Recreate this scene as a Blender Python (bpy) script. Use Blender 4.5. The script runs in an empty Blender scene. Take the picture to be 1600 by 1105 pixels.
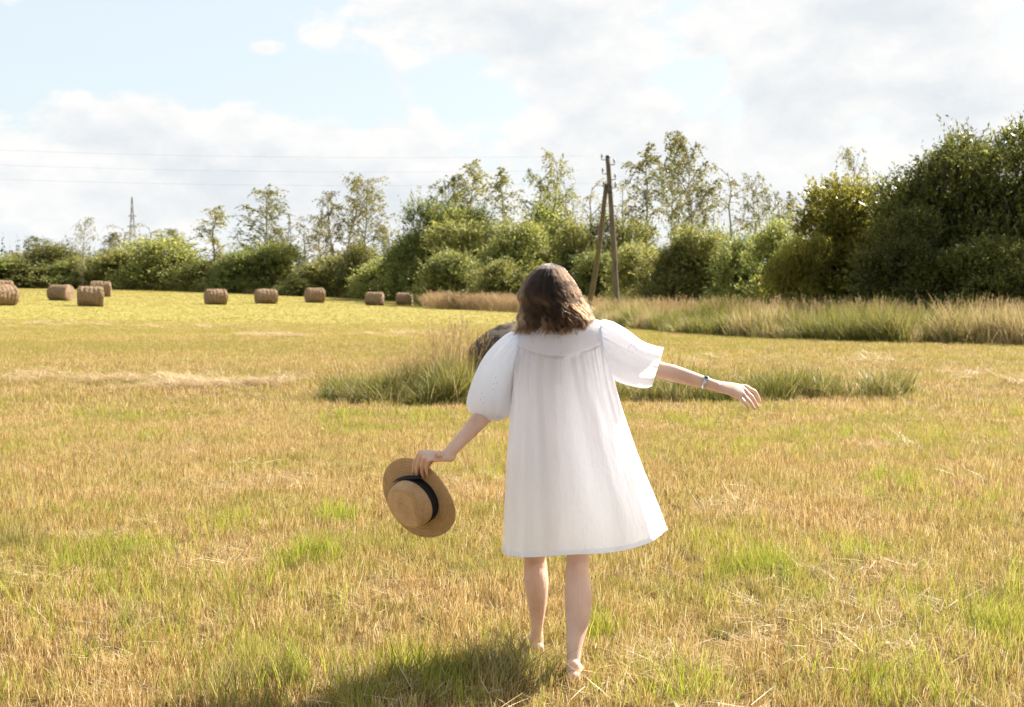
import bpy, math, random
import numpy as np
from mathutils import Vector, Matrix, Euler

rng = np.random.default_rng(7)
random.seed(7)
scene = bpy.context.scene
COL = scene.collection

# ------------------------------------------------------------------ camera
FPX = 2222.0            # focal length in photo pixels (50 mm on a 36 mm sensor, 1600 px)
CAM_Z = 1.60
PITCH = math.atan((552.5 - 440.0) / FPX)
cam_d = bpy.data.cameras.new('camera')
cam = bpy.data.objects.new('camera', cam_d)
COL.objects.link(cam)
cam_d.lens = 50.0
cam_d.sensor_width = 36.0
cam_d.clip_start = 0.05
cam_d.clip_end = 6000
cam.location = (0, 0, CAM_Z)
cam.rotation_euler = (math.pi / 2 - PITCH, 0, 0)
cam_d.dof.use_dof = True
cam_d.dof.focus_distance = 5.75
cam_d.dof.aperture_fstop = 7.0
scene.camera = cam

# ------------------------------------------------------------------ sky + sun
SUN_AZ = math.radians(48)      # clockwise from +Y towards +X
SUN_EL = math.radians(36)
world = bpy.data.worlds.new('World')
scene.world = world
world.use_nodes = True
wn, wl = world.node_tree.nodes, world.node_tree.links
wn.clear()


def wnode(t, **kw):
    n = wn.new(t)
    for k, v in kw.items():
        setattr(n, k, v)
    return n


def wmath(op, a, b=None, c=None, clamp=False):
    n = wn.new('ShaderNodeMath')
    n.operation = op
    n.use_clamp = clamp
    for i, v in enumerate((a, b, c)):
        if v is None:
            continue
        if isinstance(v, (int, float)):
            n.inputs[i].default_value = v
        else:
            wl.new(v, n.inputs[i])
    return n.outputs[0]


sky = wnode('ShaderNodeTexSky', sky_type='NISHITA', sun_disc=False)
sky.sun_elevation = SUN_EL
sky.sun_rotation = SUN_AZ
sky.altitude = 100
sky.air_density = 1.0
sky.dust_density = 1.5
sky.ozone_density = 1.0
tc = wnode('ShaderNodeTexCoord')
sep = wnode('ShaderNodeSeparateXYZ')
wl.new(tc.outputs['Generated'], sep.inputs[0])
DX, DY, DZ = sep.outputs
AZ = wmath('MULTIPLY', wmath('ARCTAN2', DX, DY), 180 / math.pi)            # degrees from +Y
EL = wmath('MULTIPLY', wmath('ARCSINE', DZ), 180 / math.pi)
SKY_BLUE_GAIN = 1.0
CLOUD_GAIN = 4.55


def cloud_noise(de, sc=1.0, det=8.0, seed=3.7):
    """fractal cloud field in azimuth / elevation, sampled de degrees higher"""
    comb = wnode('ShaderNodeCombineXYZ')
    wl.new(wmath('MULTIPLY', AZ, 0.19 * sc), comb.inputs[0])
    wl.new(wmath('MULTIPLY', wmath('ADD', EL, de), 0.30 * sc), comb.inputs[1])
    comb.inputs[2].default_value = seed
    nz = wnode('ShaderNodeTexNoise')
    nz.inputs['Scale'].default_value = 1.0
    nz.inputs['Detail'].default_value = det
    nz.inputs['Roughness'].default_value = 0.57
    nz.inputs['Distortion'].default_value = 0.0
    wl.new(comb.outputs[0], nz.inputs['Vector'])
    return nz.outputs['Fac']


# banks of cumulus: (azimuth, elevation, half width, half height, weight), degrees
BANKS = [(-15.5, 5.2, 6.0, 2.2, .40), (-6.5, 4.8, 4.2, 2.4, .34), (0.6, 10.4, 5.6, 2.6, .46), (2.6, 6.6, 3.0, 2.4, .26),
         (14.0, 10.0, 5.0, 2.4, .46), (9.8, 5.2, 4.2, 2.0, .36), (18.5, 6.3, 4.4, 2.0, .36), (-9.9, 9.1, .8, .35, .30),
         (-20.5, 11.4, 1.6, .6, .4), (7.4, 9.2, .6, .5, .26), (-12, 2.4, 16, 1.6, .2), (10, 2.6, 14, 1.6, .16),
         (-14, 9.0, 4.2, 1.5, -.30), (7.0, 8.2, 1.5, 1.6, -.20), (-7.5, 8.0, 2.0, 1.2, -.2)]


def bank_field():
    tot = None
    for a, e, ra, re, w in BANKS:
        u = wmath('DIVIDE', wmath('SUBTRACT', AZ, a), ra)
        v = wmath('DIVIDE', wmath('SUBTRACT', EL, e), re)
        r2 = wmath('ADD', wmath('MULTIPLY', u, u), wmath('MULTIPLY', v, v))
        g = wmath('MULTIPLY', wmath('POWER', 2.718, wmath('MULTIPLY', r2, -0.9)), w)
        tot = g if tot is None else wmath('ADD', tot, g)
    return tot


n0, n1 = cloud_noise(0.0), cloud_noise(0.7)
d0 = wmath('SUBTRACT', wmath('ADD', wmath('MULTIPLY', n0, 1.25), bank_field()), 0.74)
alpha = wnode('ShaderNodeMapRange', interpolation_type='SMOOTHSTEP')
wl.new(d0, alpha.inputs[0])
alpha.inputs[1].default_value = -0.035
alpha.inputs[2].default_value = 0.085
lit = wmath('ADD', wmath('MULTIPLY', wmath('SUBTRACT', n0, n1), 4.2), 0.84)
thick = wnode('ShaderNodeMapRange')
wl.new(d0, thick.inputs[0])
thick.inputs[1].default_value = 0.10
thick.inputs[2].default_value = 0.42
thick.inputs[3].default_value = 0.0
thick.inputs[4].default_value = 0.62
cramp = wnode('ShaderNodeMix', data_type='RGBA')
wl.new(wmath('SUBTRACT', lit, thick.outputs[0], clamp=True), cramp.inputs[0])
cramp.inputs[6].default_value = (0.765 * CLOUD_GAIN, 0.805 * CLOUD_GAIN, 0.845 * CLOUD_GAIN, 1)
cramp.inputs[7].default_value = (0.955 * CLOUD_GAIN, 0.955 * CLOUD_GAIN, 0.945 * CLOUD_GAIN, 1)
# thin veil of summer haze that lifts the blue towards white
veil = wnode('ShaderNodeMix', data_type='RGBA')
veil.inputs[0].default_value = 0.80
wl.new(sky.outputs[0], veil.inputs[6])
veil.inputs[7].default_value = (0.76 * CLOUD_GAIN, 0.835 * CLOUD_GAIN, 0.87 * CLOUD_GAIN, 1)
# the air near the horizon is milky all round
low = wnode('ShaderNodeMapRange', interpolation_type='SMOOTHSTEP')
wl.new(EL, low.inputs[0])
low.inputs[1].default_value = -1.0
low.inputs[2].default_value = 8.0
low.inputs[3].default_value = 0.92
low.inputs[4].default_value = 0.0
milky = wnode('ShaderNodeMix', data_type='RGBA')
wl.new(low.outputs[0], milky.inputs[0])
wl.new(veil.outputs[2], milky.inputs[6])
milky.inputs[7].default_value = (0.85 * CLOUD_GAIN, 0.895 * CLOUD_GAIN, 0.92 * CLOUD_GAIN, 1)
mixc = wnode('ShaderNodeMix', data_type='RGBA')
wl.new(alpha.outputs[0], mixc.inputs[0])
wl.new(milky.outputs[2], mixc.inputs[6])
wl.new(cramp.outputs[2], mixc.inputs[7])
bg = wnode('ShaderNodeBackground')
bg.inputs['Strength'].default_value = 0.07
world.cycles.sampling_method = 'MANUAL'
world.cycles.sample_map_resolution = 512
wl.new(mixc.outputs[2], bg.inputs['Color'])
wo = wnode('ShaderNodeOutputWorld')
wl.new(bg.outputs[0], wo.inputs['Surface'])

sun_d = bpy.data.lights.new('sun', 'SUN')
sun = bpy.data.objects.new('sun', sun_d)
COL.objects.link(sun)
sun_d.energy = 5.0
sun_d.angle = math.radians(0.53)
sun_d.color = (1.0, 0.93, 0.82)
SUNV = Vector((math.sin(SUN_AZ) * math.cos(SUN_EL), math.cos(SUN_AZ) * math.cos(SUN_EL), math.sin(SUN_EL)))
sun.rotation_euler = SUNV.to_track_quat('Z', 'Y').to_euler()
sun.location = (30, 20, 40)

vs = scene.view_settings
vs.view_transform = 'Standard'
vs.look = 'None'
vs.exposure = 1.72
vs.gamma = 1.0
vs.use_curve_mapping = False
scene.render.engine = 'CYCLES'
cy = scene.cycles
cy.use_light_tree = False
cy.max_bounces = 6
cy.diffuse_bounces = 3
cy.glossy_bounces = 2
cy.transmission_bounces = 4
cy.transparent_max_bounces = 6
cy.sample_clamp_indirect = 6
cy.caustics_reflective = False
cy.caustics_refractive = False
scene.render.film_transparent = False
scene.render.filter_size = 1.15

# ------------------------------------------------------------------ helpers
CP, SP = math.cos(PITCH), math.sin(PITCH)


def P(px, py, Y):
    """world point seen at photo pixel (px, py) at distance Y along the view axis' ground direction"""
    px, py, Y = np.broadcast_arrays(np.asarray(px, float), np.asarray(py, float), np.asarray(Y, float))
    rx = (px - 800.0) / FPX
    ry = (552.5 - py) / FPX
    dy = CP + ry * SP
    dz = -SP + ry * CP
    return np.stack([rx / dy * Y, Y, CAM_Z + dz / dy * Y], -1)


def smooth01(t):
    t = np.clip(t, 0, 1)
    return t * t * (3 - 2 * t)


def ground_z(x, y):
    x = np.asarray(x, float)
    y = np.asarray(y, float)
    big = -0.75 * np.tanh(0.045 * (x + 23)) * smooth01((y - 35) / 60)
    return big


def _hash(ix, iy, s):
    h = np.sin(ix * 127.1 + iy * 311.7 + s * 74.7) * 43758.5453
    return h - np.floor(h)


def vnoise(x, y, s=0.0):
    x = np.asarray(x, float); y = np.asarray(y, float)
    ix, iy = np.floor(x), np.floor(y)
    fx, fy = smooth01(x - ix), smooth01(y - iy)
    a, b = _hash(ix, iy, s), _hash(ix + 1, iy, s)
    c, d = _hash(ix, iy + 1, s), _hash(ix + 1, iy + 1, s)
    return (a * (1 - fx) + b * fx) * (1 - fy) + (c * (1 - fx) + d * fx) * fy


def fbm(x, y, s=0.0, oct=4):
    v, a, t = 0, 0.5, 0
    for i in range(oct):
        v = v + a * vnoise(x * 2 ** i + 13.1 * i, y * 2 ** i + 7.7 * i, s + i)
        t += a
        a *= 0.5
    return v / t


def mesh_np(name, V, F, attrs=None, smooth=False):
    V = np.ascontiguousarray(V, dtype=np.float32)
    me = bpy.data.meshes.new(name)
    if isinstance(F, list):
        me.from_pydata([tuple(v) for v in V], [], F)
    else:
        F = np.ascontiguousarray(F, dtype=np.int32)
        n, k = F.shape
        me.vertices.add(len(V))
        me.vertices.foreach_set('co', V.ravel())
        me.loops.add(n * k)
        me.loops.foreach_set('vertex_index', F.ravel())
        me.polygons.add(n)
        me.polygons.foreach_set('loop_start', np.arange(0, n * k, k, dtype=np.int32))
    me.update(calc_edges=True)
    for an, av in (attrs or {}).items():
        at = me.attributes.new(an, 'FLOAT', 'POINT')
        at.data.foreach_set('value', np.ascontiguousarray(av, dtype=np.float32))
    if smooth:
        me.polygons.foreach_set('use_smooth', np.ones(len(me.polygons), dtype=bool))
    return me


def add(name, me, mat=None, parent=None, label=None, cat=None, group=None, kind=None, loc=None):
    o = bpy.data.objects.new(name, me)
    COL.objects.link(o)
    if mat is not None and me is not None and not me.materials:
        me.materials.append(mat)
    if parent is not None:
        o.parent = parent
    if loc is not None:
        o.location = loc
    tag(o, label, cat, group, kind)
    return o


def tag(o, label=None, cat=None, group=None, kind=None):
    if label: o['label'] = label
    if cat: o['category'] = cat
    if group: o['group'] = group
    if kind: o['kind'] = kind
    return o


class MB:
    """collects pieces of geometry for one mesh"""
    def __init__(self):
        self.V, self.F, self.n = [], [], 0

    def put(self, V, F):
        self.V.append(np.asarray(V, float))
        self.F += [tuple(int(i) + self.n for i in f) for f in F]
        self.n += len(V)

    def mesh(self, name, smooth=True):
        return mesh_np(name, np.concatenate(self.V), self.F, smooth=smooth)


def frames(pts, hint=None):
    pts = np.asarray(pts, float)
    t = np.gradient(pts, axis=0)
    t /= np.linalg.norm(t, axis=1)[:, None] + 1e-12
    h = np.array(hint if hint is not None else ((0, 0, 1) if abs(t[0][2]) < .9 else (1, 0, 0)), float)
    A, B = [], []
    for ti in t:
        a = h - ti * (h @ ti)
        a /= np.linalg.norm(a) + 1e-12
        A.append(a)
        B.append(np.cross(ti, a))
        h = a
    return np.array(A), np.array(B), t


def tube(pts, radii, seg=10, hint=None, round_ends=False):
    """closed tube; radii: numbers or (ra, rb) with ra along the hint direction"""
    pts = np.asarray(pts, float)
    R = np.array([(r, r) if np.isscalar(r) else r for r in radii], float)
    if round_ends:
        d0 = pts[0] - pts[1]; d0 /= np.linalg.norm(d0)
        d1 = pts[-1] - pts[-2]; d1 /= np.linalg.norm(d1)
        r0, r1 = R[0].min(), R[-1].min()
        ks = ((.97, .25), (.78, .62), (.4, .92))
        pre = [pts[0] + d0 * r0 * k for q, k in reversed(ks)]
        post = [pts[-1] + d1 * r1 * k for q, k in ks]
        R = np.concatenate([[R[0] * q for q, k in reversed(ks)], R, [R[-1] * q for q, k in ks]])
        pts = np.concatenate([pre, pts, post])
    A, B, t = frames(pts, hint)
    an = np.linspace(0, 2 * math.pi, seg, endpoint=False)
    n = len(pts)
    V = pts[:, None] + A[:, None] * (np.cos(an)[None, :, None] * R[:, 0][:, None, None]) + B[:, None] * (np.sin(an)[None, :, None] * R[:, 1][:, None, None])
    V = V.reshape(-1, 3)
    F = []
    for i in range(n - 1):
        for j in range(seg):
            k = (j + 1) % seg
            F.append((i * seg + j, i * seg + k, (i + 1) * seg + k, (i + 1) * seg + j))
    F.append(tuple(reversed(range(seg))))
    F.append(tuple(range((n - 1) * seg, n * seg)))
    return V, F


def catmull(pts, n):
    pts = np.asarray(pts, float)
    m = len(pts)
    t = np.linspace(0, m - 1 - 1e-9, n)
    i = np.floor(t).astype(int)
    f = (t - i)[:, None]
    p0 = pts[np.clip(i - 1, 0, m - 1)]; p1 = pts[i]; p2 = pts[np.clip(i + 1, 0, m - 1)]; p3 = pts[np.clip(i + 2, 0, m - 1)]
    return 0.5 * (2 * p1 + (p2 - p0) * f + (2 * p0 - 5 * p1 + 4 * p2 - p3) * f ** 2 + (3 * p1 - p0 - 3 * p2 + p3) * f ** 3)


# ------------------------------------------------------------------ materials
def new_mat(name):
    m = bpy.data.materials.new(name)
    m.use_nodes = True
    m.node_tree.nodes.clear()
    return m, m.node_tree.nodes, m.node_tree.links


def ramp(N, stops, interp='LINEAR'):
    r = N.new('ShaderNodeValToRGB')
    r.color_ramp.interpolation = interp
    e = r.color_ramp.elements
    while len(e) < len(stops):
        e.new(0.5)
    for i, (p, c) in enumerate(stops):
        e[i].position = p
        e[i].color = (*c, 1)
    return r


def noise_node(N, L, vec, scale, detail=4, rough=.55):
    n = N.new('ShaderNodeTexNoise')
    n.inputs['Scale'].default_value = scale
    n.inputs['Detail'].default_value = detail
    n.inputs['Roughness'].default_value = rough
    if vec is not None:
        L.new(vec, n.inputs['Vector'])
    return n


def mixcol(N, L, fac, a, b, blend='MIX'):
    m = N.new('ShaderNodeMix')
    m.data_type = 'RGBA'
    m.blend_type = blend
    for i, v in ((0, fac), (6, a), (7, b)):
        if isinstance(v, (int, float)):
            m.inputs[i].default_value = v
        elif isinstance(v, tuple):
            m.inputs[i].default_value = (*v, 1)
        else:
            L.new(v, m.inputs[i])
    return m.outputs[2]


def leafy(N, L, col, trans=.4, rough=.55, spec=.3):
    """thin leaf or blade: reflecting and letting light through"""
    b = N.new('ShaderNodeBsdfPrincipled')
    b.inputs['Roughness'].default_value = rough
    b.inputs['Specular IOR Level'].default_value = spec
    L.new(col, b.inputs['Base Color'])
    t = N.new('ShaderNodeBsdfTranslucent')
    L.new(col, t.inputs['Color'])
    mx = N.new('ShaderNodeMixShader')
    mx.inputs[0].default_value = trans
    L.new(b.outputs[0], mx.inputs[1])
    L.new(t.outputs[0], mx.inputs[2])
    o = N.new('ShaderNodeOutputMaterial')
    L.new(mx.outputs[0], o.inputs['Surface'])


def grass_mat(name, dry, green, trans=.4, rough=.5, patch=False):
    """dry / green: ramp stops over the per-blade value; the per-tuft 'tint' mixes them"""
    m, N, L = new_mat(name)
    a = N.new('ShaderNodeAttribute'); a.attribute_name = 'v'
    t = N.new('ShaderNodeAttribute'); t.attribute_name = 'tint'; t.attribute_type = 'INSTANCER'
    r1, r2 = ramp(N, dry), ramp(N, green)
    L.new(a.outputs['Fac'], r1.inputs[0]); L.new(a.outputs['Fac'], r2.inputs[0])
    # blades choose between dry and green: tint plus own value
    tint_out = t.outputs['Fac']
    if patch:
        geo = N.new('ShaderNodeNewGeometry')
        nA = noise_node(N, L, geo.outputs['Position'], .8, 6, .68)
        mpn = N.new('ShaderNodeMapping'); mpn.inputs['Scale'].default_value = (.05, .2, .1); L.new(geo.outputs['Position'], mpn.inputs[0])
        nB = noise_node(N, L, mpn.outputs[0], 1.0, 4, .6)
        spn = N.new('ShaderNodeSeparateXYZ'); L.new(geo.outputs['Position'], spn.inputs[0])
        ff = N.new('ShaderNodeMapRange'); L.new(spn.outputs[1], ff.inputs[0])
        ff.inputs[1].default_value = 9; ff.inputs[2].default_value = 50; ff.inputs[3].default_value = -1.45; ff.inputs[4].default_value = -1.2
        sA = N.new('ShaderNodeMath'); sA.operation = 'MULTIPLY_ADD'; L.new(nA.outputs['Fac'], sA.inputs[0]); sA.inputs[1].default_value = 2.3; L.new(ff.outputs[0], sA.inputs[2])
        sB = N.new('ShaderNodeMath'); sB.operation = 'MULTIPLY_ADD'; L.new(nB.outputs['Fac'], sB.inputs[0]); sB.inputs[1].default_value = 1.1; L.new(sA.outputs[0], sB.inputs[2])
        sB.use_clamp = True
        tint_out = sB.outputs[0]
    add_ = N.new('ShaderNodeMath'); add_.operation = 'MULTIPLY_ADD'
    w = N.new('ShaderNodeAttribute'); w.attribute_name = 'w'
    L.new(w.outputs['Fac'], add_.inputs[0]); add_.inputs[1].default_value = 0.7
    L.new(tint_out, add_.inputs[2])
    mr = N.new('ShaderNodeMapRange'); mr.interpolation_type = 'SMOOTHSTEP'
    L.new(add_.outputs[0], mr.inputs[0]); mr.inputs[1].default_value = 0.55; mr.inputs[2].default_value = 0.95
    c = mixcol(N, L, mr.outputs[0], r1.outputs[0], r2.outputs[0])
    leafy(N, L, c, trans, rough, .25)
    return m


def leaf_mat(name, stops, trans=.35, rough=.45, spec=.35, var=.25):
    m, N, L = new_mat(name)
    a = N.new('ShaderNodeAttribute'); a.attribute_name = 'v'
    oi = N.new('ShaderNodeObjectInfo')
    r = ramp(N, stops)
    L.new(a.outputs['Fac'], r.inputs[0])
    h = N.new('ShaderNodeHueSaturation')
    mr = N.new('ShaderNodeMapRange')
    L.new(oi.outputs['Random'], mr.inputs[0]); mr.inputs[3].default_value = 0.5 - .012; mr.inputs[4].default_value = 0.5 + .02
    L.new(mr.outputs[0], h.inputs['Hue'])
    mr2 = N.new('ShaderNodeMapRange')
    ml = N.new('ShaderNodeMath'); ml.operation = 'MULTIPLY'; ml.inputs[1].default_value = 7.31
    fr = N.new('ShaderNodeMath'); fr.operation = 'FRACT'
    L.new(oi.outputs['Random'], ml.inputs[0]); L.new(ml.outputs[0], fr.inputs[0])
    L.new(fr.outputs[0], mr2.inputs[0]); mr2.inputs[3].default_value = 1 - var; mr2.inputs[4].default_value = 1 + var
    L.new(mr2.outputs[0], h.inputs['Value'])
    L.new(r.outputs[0], h.inputs['Color'])
    leafy(N, L, h.outputs[0], trans, rough, spec)
    return m


def simple_mat(name, c1, c2, scale=8, rough=.7, spec=.3, bump=0, bscale=60, metal=0, coord='Object', stretch=None):
    m, N, L = new_mat(name)
    tcn = N.new('ShaderNodeTexCoord')
    vec = tcn.outputs[coord]
    if stretch:
        mp = N.new('ShaderNodeMapping'); mp.inputs['Scale'].default_value = stretch
        L.new(vec, mp.inputs[0]); vec = mp.outputs[0]
    n1 = noise_node(N, L, vec, scale)
    r = ramp(N, [(.3, c1), (.7, c2)])
    L.new(n1.outputs['Fac'], r.inputs[0])
    b = N.new('ShaderNodeBsdfPrincipled')
    L.new(r.outputs[0], b.inputs['Base Color'])
    b.inputs['Roughness'].default_value = rough
    b.inputs['Specular IOR Level'].default_value = spec
    b.inputs['Metallic'].default_value = metal
    if bump:
        n2 = noise_node(N, L, vec, bscale, 5, .6)
        bp = N.new('ShaderNodeBump'); bp.inputs['Strength'].default_value = bump; bp.inputs['Distance'].default_value = .02
        L.new(n2.outputs['Fac'], bp.inputs['Height'])
        L.new(bp.outputs[0], b.inputs['Normal'])
    o = N.new('ShaderNodeOutputMaterial')
    L.new(b.outputs[0], o.inputs['Surface'])
    return m


STRAW = [(0, (.15, .08, .027)), (.3, (.36, .22, .074)), (.6, (.56, .385, .145)), (.85, (.73, .56, .27)), (1, (.88, .76, .50))]
GREEN = [(0, (.18, .175, .028)), (.5, (.34, .305, .060)), (1, (.51, .445, .13))]
M_stub = grass_mat('stubble', STRAW, GREEN, .34, .5, True)
M_green = grass_mat('fresh_grass', [(0, (.30, .27, .05)), (1, (.45, .38, .10))], [(0, (.13, .175, .016)), (.5, (.28, .315, .03)), (1, (.48, .47, .07))], .48)
M_litter = grass_mat('litter', [(0, (.36, .235, .11)), (.5, (.54, .39, .21)), (1, (.72, .60, .40))], [(0, (.5, .4, .15)), (1, (.6, .5, .2))], .25)
M_tall = grass_mat('tall_grass', [(0, (.24, .16, .06)), (.5, (.44, .33, .15)), (1, (.60, .49, .27))], [(0, (.065, .08, .015)), (.5, (.165, .165, .030)), (1, (.34, .30, .075))], .42)
M_seed = grass_mat('seed_heads', [(0, (.26, .16, .08)), (.5, (.42, .28, .145)), (1, (.60, .44, .26))], [(0, (.3, .22, .08)), (1, (.45, .35, .14))], .3)
M_willow = leaf_mat('willow_leaf', [(0, (.070, .082, .022)), (.5, (.205, .212, .055)), (1, (.40, .38, .11))], .52)
M_bigwillow = leaf_mat('broad_willow_leaf', [(0, (.034, .044, .011)), (.5, (.098, .108, .022)), (1, (.22, .215, .05))], .47, .4, .35)
M_birch = leaf_mat('birch_leaf', [(0, (.11, .115, .036)), (.5, (.21, .20, .06)), (.9, (.32, .28, .09)), (1, (.38, .29, .10))], .48)
M_spruce = leaf_mat('spruce_needle', [(0, (.018, .032, .026)), (1, (.045, .062, .042))], .1)
M_bark = simple_mat('bark', (.05, .04, .03), (.13, .10, .075), 6, .85, .2, .6, 30)
M_birchbark = simple_mat('birch_bark', (.16, .15, .13), (.45, .43, .39), 5, .8, .2, .3, 20)

# ------------------------------------------------------------------ ground
ys = np.concatenate([np.arange(-6, 40, .5), np.arange(40, 260, 3), np.geomspace(260, 5000, 26)])
xs1 = np.concatenate([np.arange(0, 20, .5), np.arange(20, 160, 4), np.geomspace(160, 4000, 18)])
xs = np.concatenate([-xs1[::-1], xs1[1:]])
GX, GY = np.meshgrid(xs, ys)
GZ = ground_z(GX, GY) + (fbm(GX * .5, GY * .5, 3) - .5) * .03
nx, ny = len(xs), len(ys)
ii = np.arange(nx * ny).reshape(ny, nx)
GF = np.stack([ii[:-1, :-1], ii[:-1, 1:], ii[1:, 1:], ii[1:, :-1]], -1).reshape(-1, 4)
m, N, L = new_mat('mown_field')
geo = N.new('ShaderNodeNewGeometry')
pos = geo.outputs['Position']
n_patch = noise_node(N, L, pos, .09, 5, .6)
mp = N.new('ShaderNodeMapping'); mp.inputs['Scale'].default_value = (.03, .16, .1)
L.new(pos, mp.inputs[0])
n_row = noise_node(N, L, mp.outputs[0], 1.0, 5, .6)
n_fine = noise_node(N, L, pos, 9, 6, .7)
n_far = noise_node(N, L, pos, 1.3, 6, .7)
fine = ramp(N, [(.25, (.06, .036, .016)), (.45, (.12, .075, .03)), (.62, (.21, .14, .055)), (.8, (.33, .235, .10))])
L.new(n_fine.outputs['Fac'], fine.inputs[0])
grn = ramp(N, [(.25, (.15, .13, .026)), (.5, (.25, .215, .05)), (.75, (.35, .29, .09))])
L.new(n_far.outputs['Fac'], grn.inputs[0])
sp_ = N.new('ShaderNodeSeparateXYZ'); L.new(pos, sp_.inputs[0])
far_f = N.new('ShaderNodeMapRange'); L.new(sp_.outputs[1], far_f.inputs[0])
far_f.inputs[1].default_value = 14; far_f.inputs[2].default_value = 60; far_f.inputs[3].default_value = -.05; far_f.inputs[4].default_value = .30
a1 = N.new('ShaderNodeMath'); a1.operation = 'ADD'; L.new(n_patch.outputs['Fac'], a1.inputs[0]); L.new(n_row.outputs['Fac'], a1.inputs[1])
a2 = N.new('ShaderNodeMath'); a2.operation = 'MULTIPLY_ADD'; L.new(a1.outputs[0], a2.inputs[0]); a2.inputs[1].default_value = .5; L.new(far_f.outputs[0], a2.inputs[2])
gm = N.new('ShaderNodeMapRange'); gm.interpolation_type = 'SMOOTHSTEP'; L.new(a2.outputs[0], gm.inputs[0]); gm.inputs[1].default_value = .48; gm.inputs[2].default_value = .76
gc = mixcol(N, L, gm.outputs[0], fine.outputs[0], grn.outputs[0])
b = N.new('ShaderNodeBsdfPrincipled'); L.new(gc, b.inputs['Base Color'])
b.inputs['Roughness'].default_value = .9; b.inputs['Specular IOR Level'].default_value = .1
bp = N.new('ShaderNodeBump'); bp.inputs['Strength'].default_value = .6; bp.inputs['Distance'].default_value = .05
L.new(n_fine.outputs['Fac'], bp.inputs['Height']); L.new(bp.outputs[0], b.inputs['Normal'])
o = N.new('ShaderNodeOutputMaterial'); L.new(b.outputs[0], o.inputs['Surface'])
add('field', mesh_np('field', np.stack([GX, GY, GZ], -1).reshape(-1, 3), GF, smooth=True), m,
    kind='structure', label='mown hay field of straw and yellow green stubble', cat='field')


def gz(x, y):
    return ground_z(x, y) + (fbm(np.asarray(x, float) * .5, np.asarray(y, float) * .5, 3) - .5) * .03 - .004


# ------------------------------------------------------------------ grass tufts
def blades(n, rad, h0, h1, w0, w1, lean, bend, seg=3, wpow=1.0, flat=0.0, r=rng, square=False, lean0=0.0):
    """curved tapering blades growing from a disc; returns V, F, v, w"""
    a = r.uniform(0, 2 * math.pi, n); d = rad * np.sqrt(r.uniform(0, 1, n))
    base = np.stack([np.cos(a) * d, np.sin(a) * d, np.zeros(n)], -1)
    if square:
        nc = max(40, n // 9)
        cc_ = r.uniform(-rad, rad, (nc, 2)); pk = r.integers(0, nc, n)
        bxy = cc_[pk] + r.normal(0, .022 * max(1, rad / 1.2), (n, 2))
        base = np.stack([bxy[:, 0], bxy[:, 1], np.zeros(n)], -1)
    h = r.uniform(h0, h1, n); w = r.uniform(w0, w1, n)
    if square:
        h = h * (.35 + 1.25 * fbm(base[:, 0] / rad * 4 + 9, base[:, 1] / rad * 4 + 5, r.uniform(0, 50), 2))
    az = r.uniform(0, 2 * math.pi, n)
    ln = r.uniform(lean0, lean, n); bd = r.uniform(.2, 1, n) * bend
    t = np.linspace(0, 1, seg + 1)
    ang = ln[:, None] + bd[:, None] * t[None]            # angle from the vertical along the blade
    step = h[:, None] / seg
    hx = np.concatenate([np.zeros((n, 1)), np.cumsum(np.sin(ang[:, :-1]) * step, 1)], 1)
    hz = np.concatenate([np.zeros((n, 1)), np.cumsum(np.cos(ang[:, :-1]) * step, 1)], 1)
    c = base[:, None] + np.stack([hx * np.cos(az)[:, None], hx * np.sin(az)[:, None], np.maximum(hz, -.002) + flat], -1)
    fa = r.uniform(0, math.pi, n)
    side = np.stack([np.cos(fa), np.sin(fa), np.zeros(n)], -1)
    ww = w[:, None] * np.maximum(1 - t[None] ** 2 * .92, .1) ** wpow * .5
    Lf = c - side[:, None] * ww[..., None]; Rt = c + side[:, None] * ww[..., None]
    V = np.stack([Lf, Rt], 2).reshape(-1, 3)
    k = 2 * (seg + 1)
    i0 = (np.arange(n) * k)[:, None] + np.arange(seg)[None] * 2
    F = np.stack([i0, i0 + 1, i0 + 3, i0 + 2], -1).reshape(-1, 4)
    return V, F, np.repeat(r.uniform(0, 1, n), k), np.repeat(r.uniform(0, 1, n), k)


def join_np(parts):
    V, F, v, w, n = [], [], [], [], 0
    for (a, b_, c, d) in parts:
        V.append(a); F.append(b_ + n); v.append(c); w.append(d); n += len(a)
    return np.concatenate(V), np.concatenate(F), np.concatenate(v), np.concatenate(w)


def tuft_collection(name, maker, count, mat):
    c = bpy.data.collections.new(name)
    for i in range(count):
        V, F, v, w = maker(i)
        me = mesh_np(name, V, F, {'v': v, 'w': w})
        me.materials.append(mat)
        c.objects.link(bpy.data.objects.new(f'{name}_{i:02d}', me))
    return c


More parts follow.
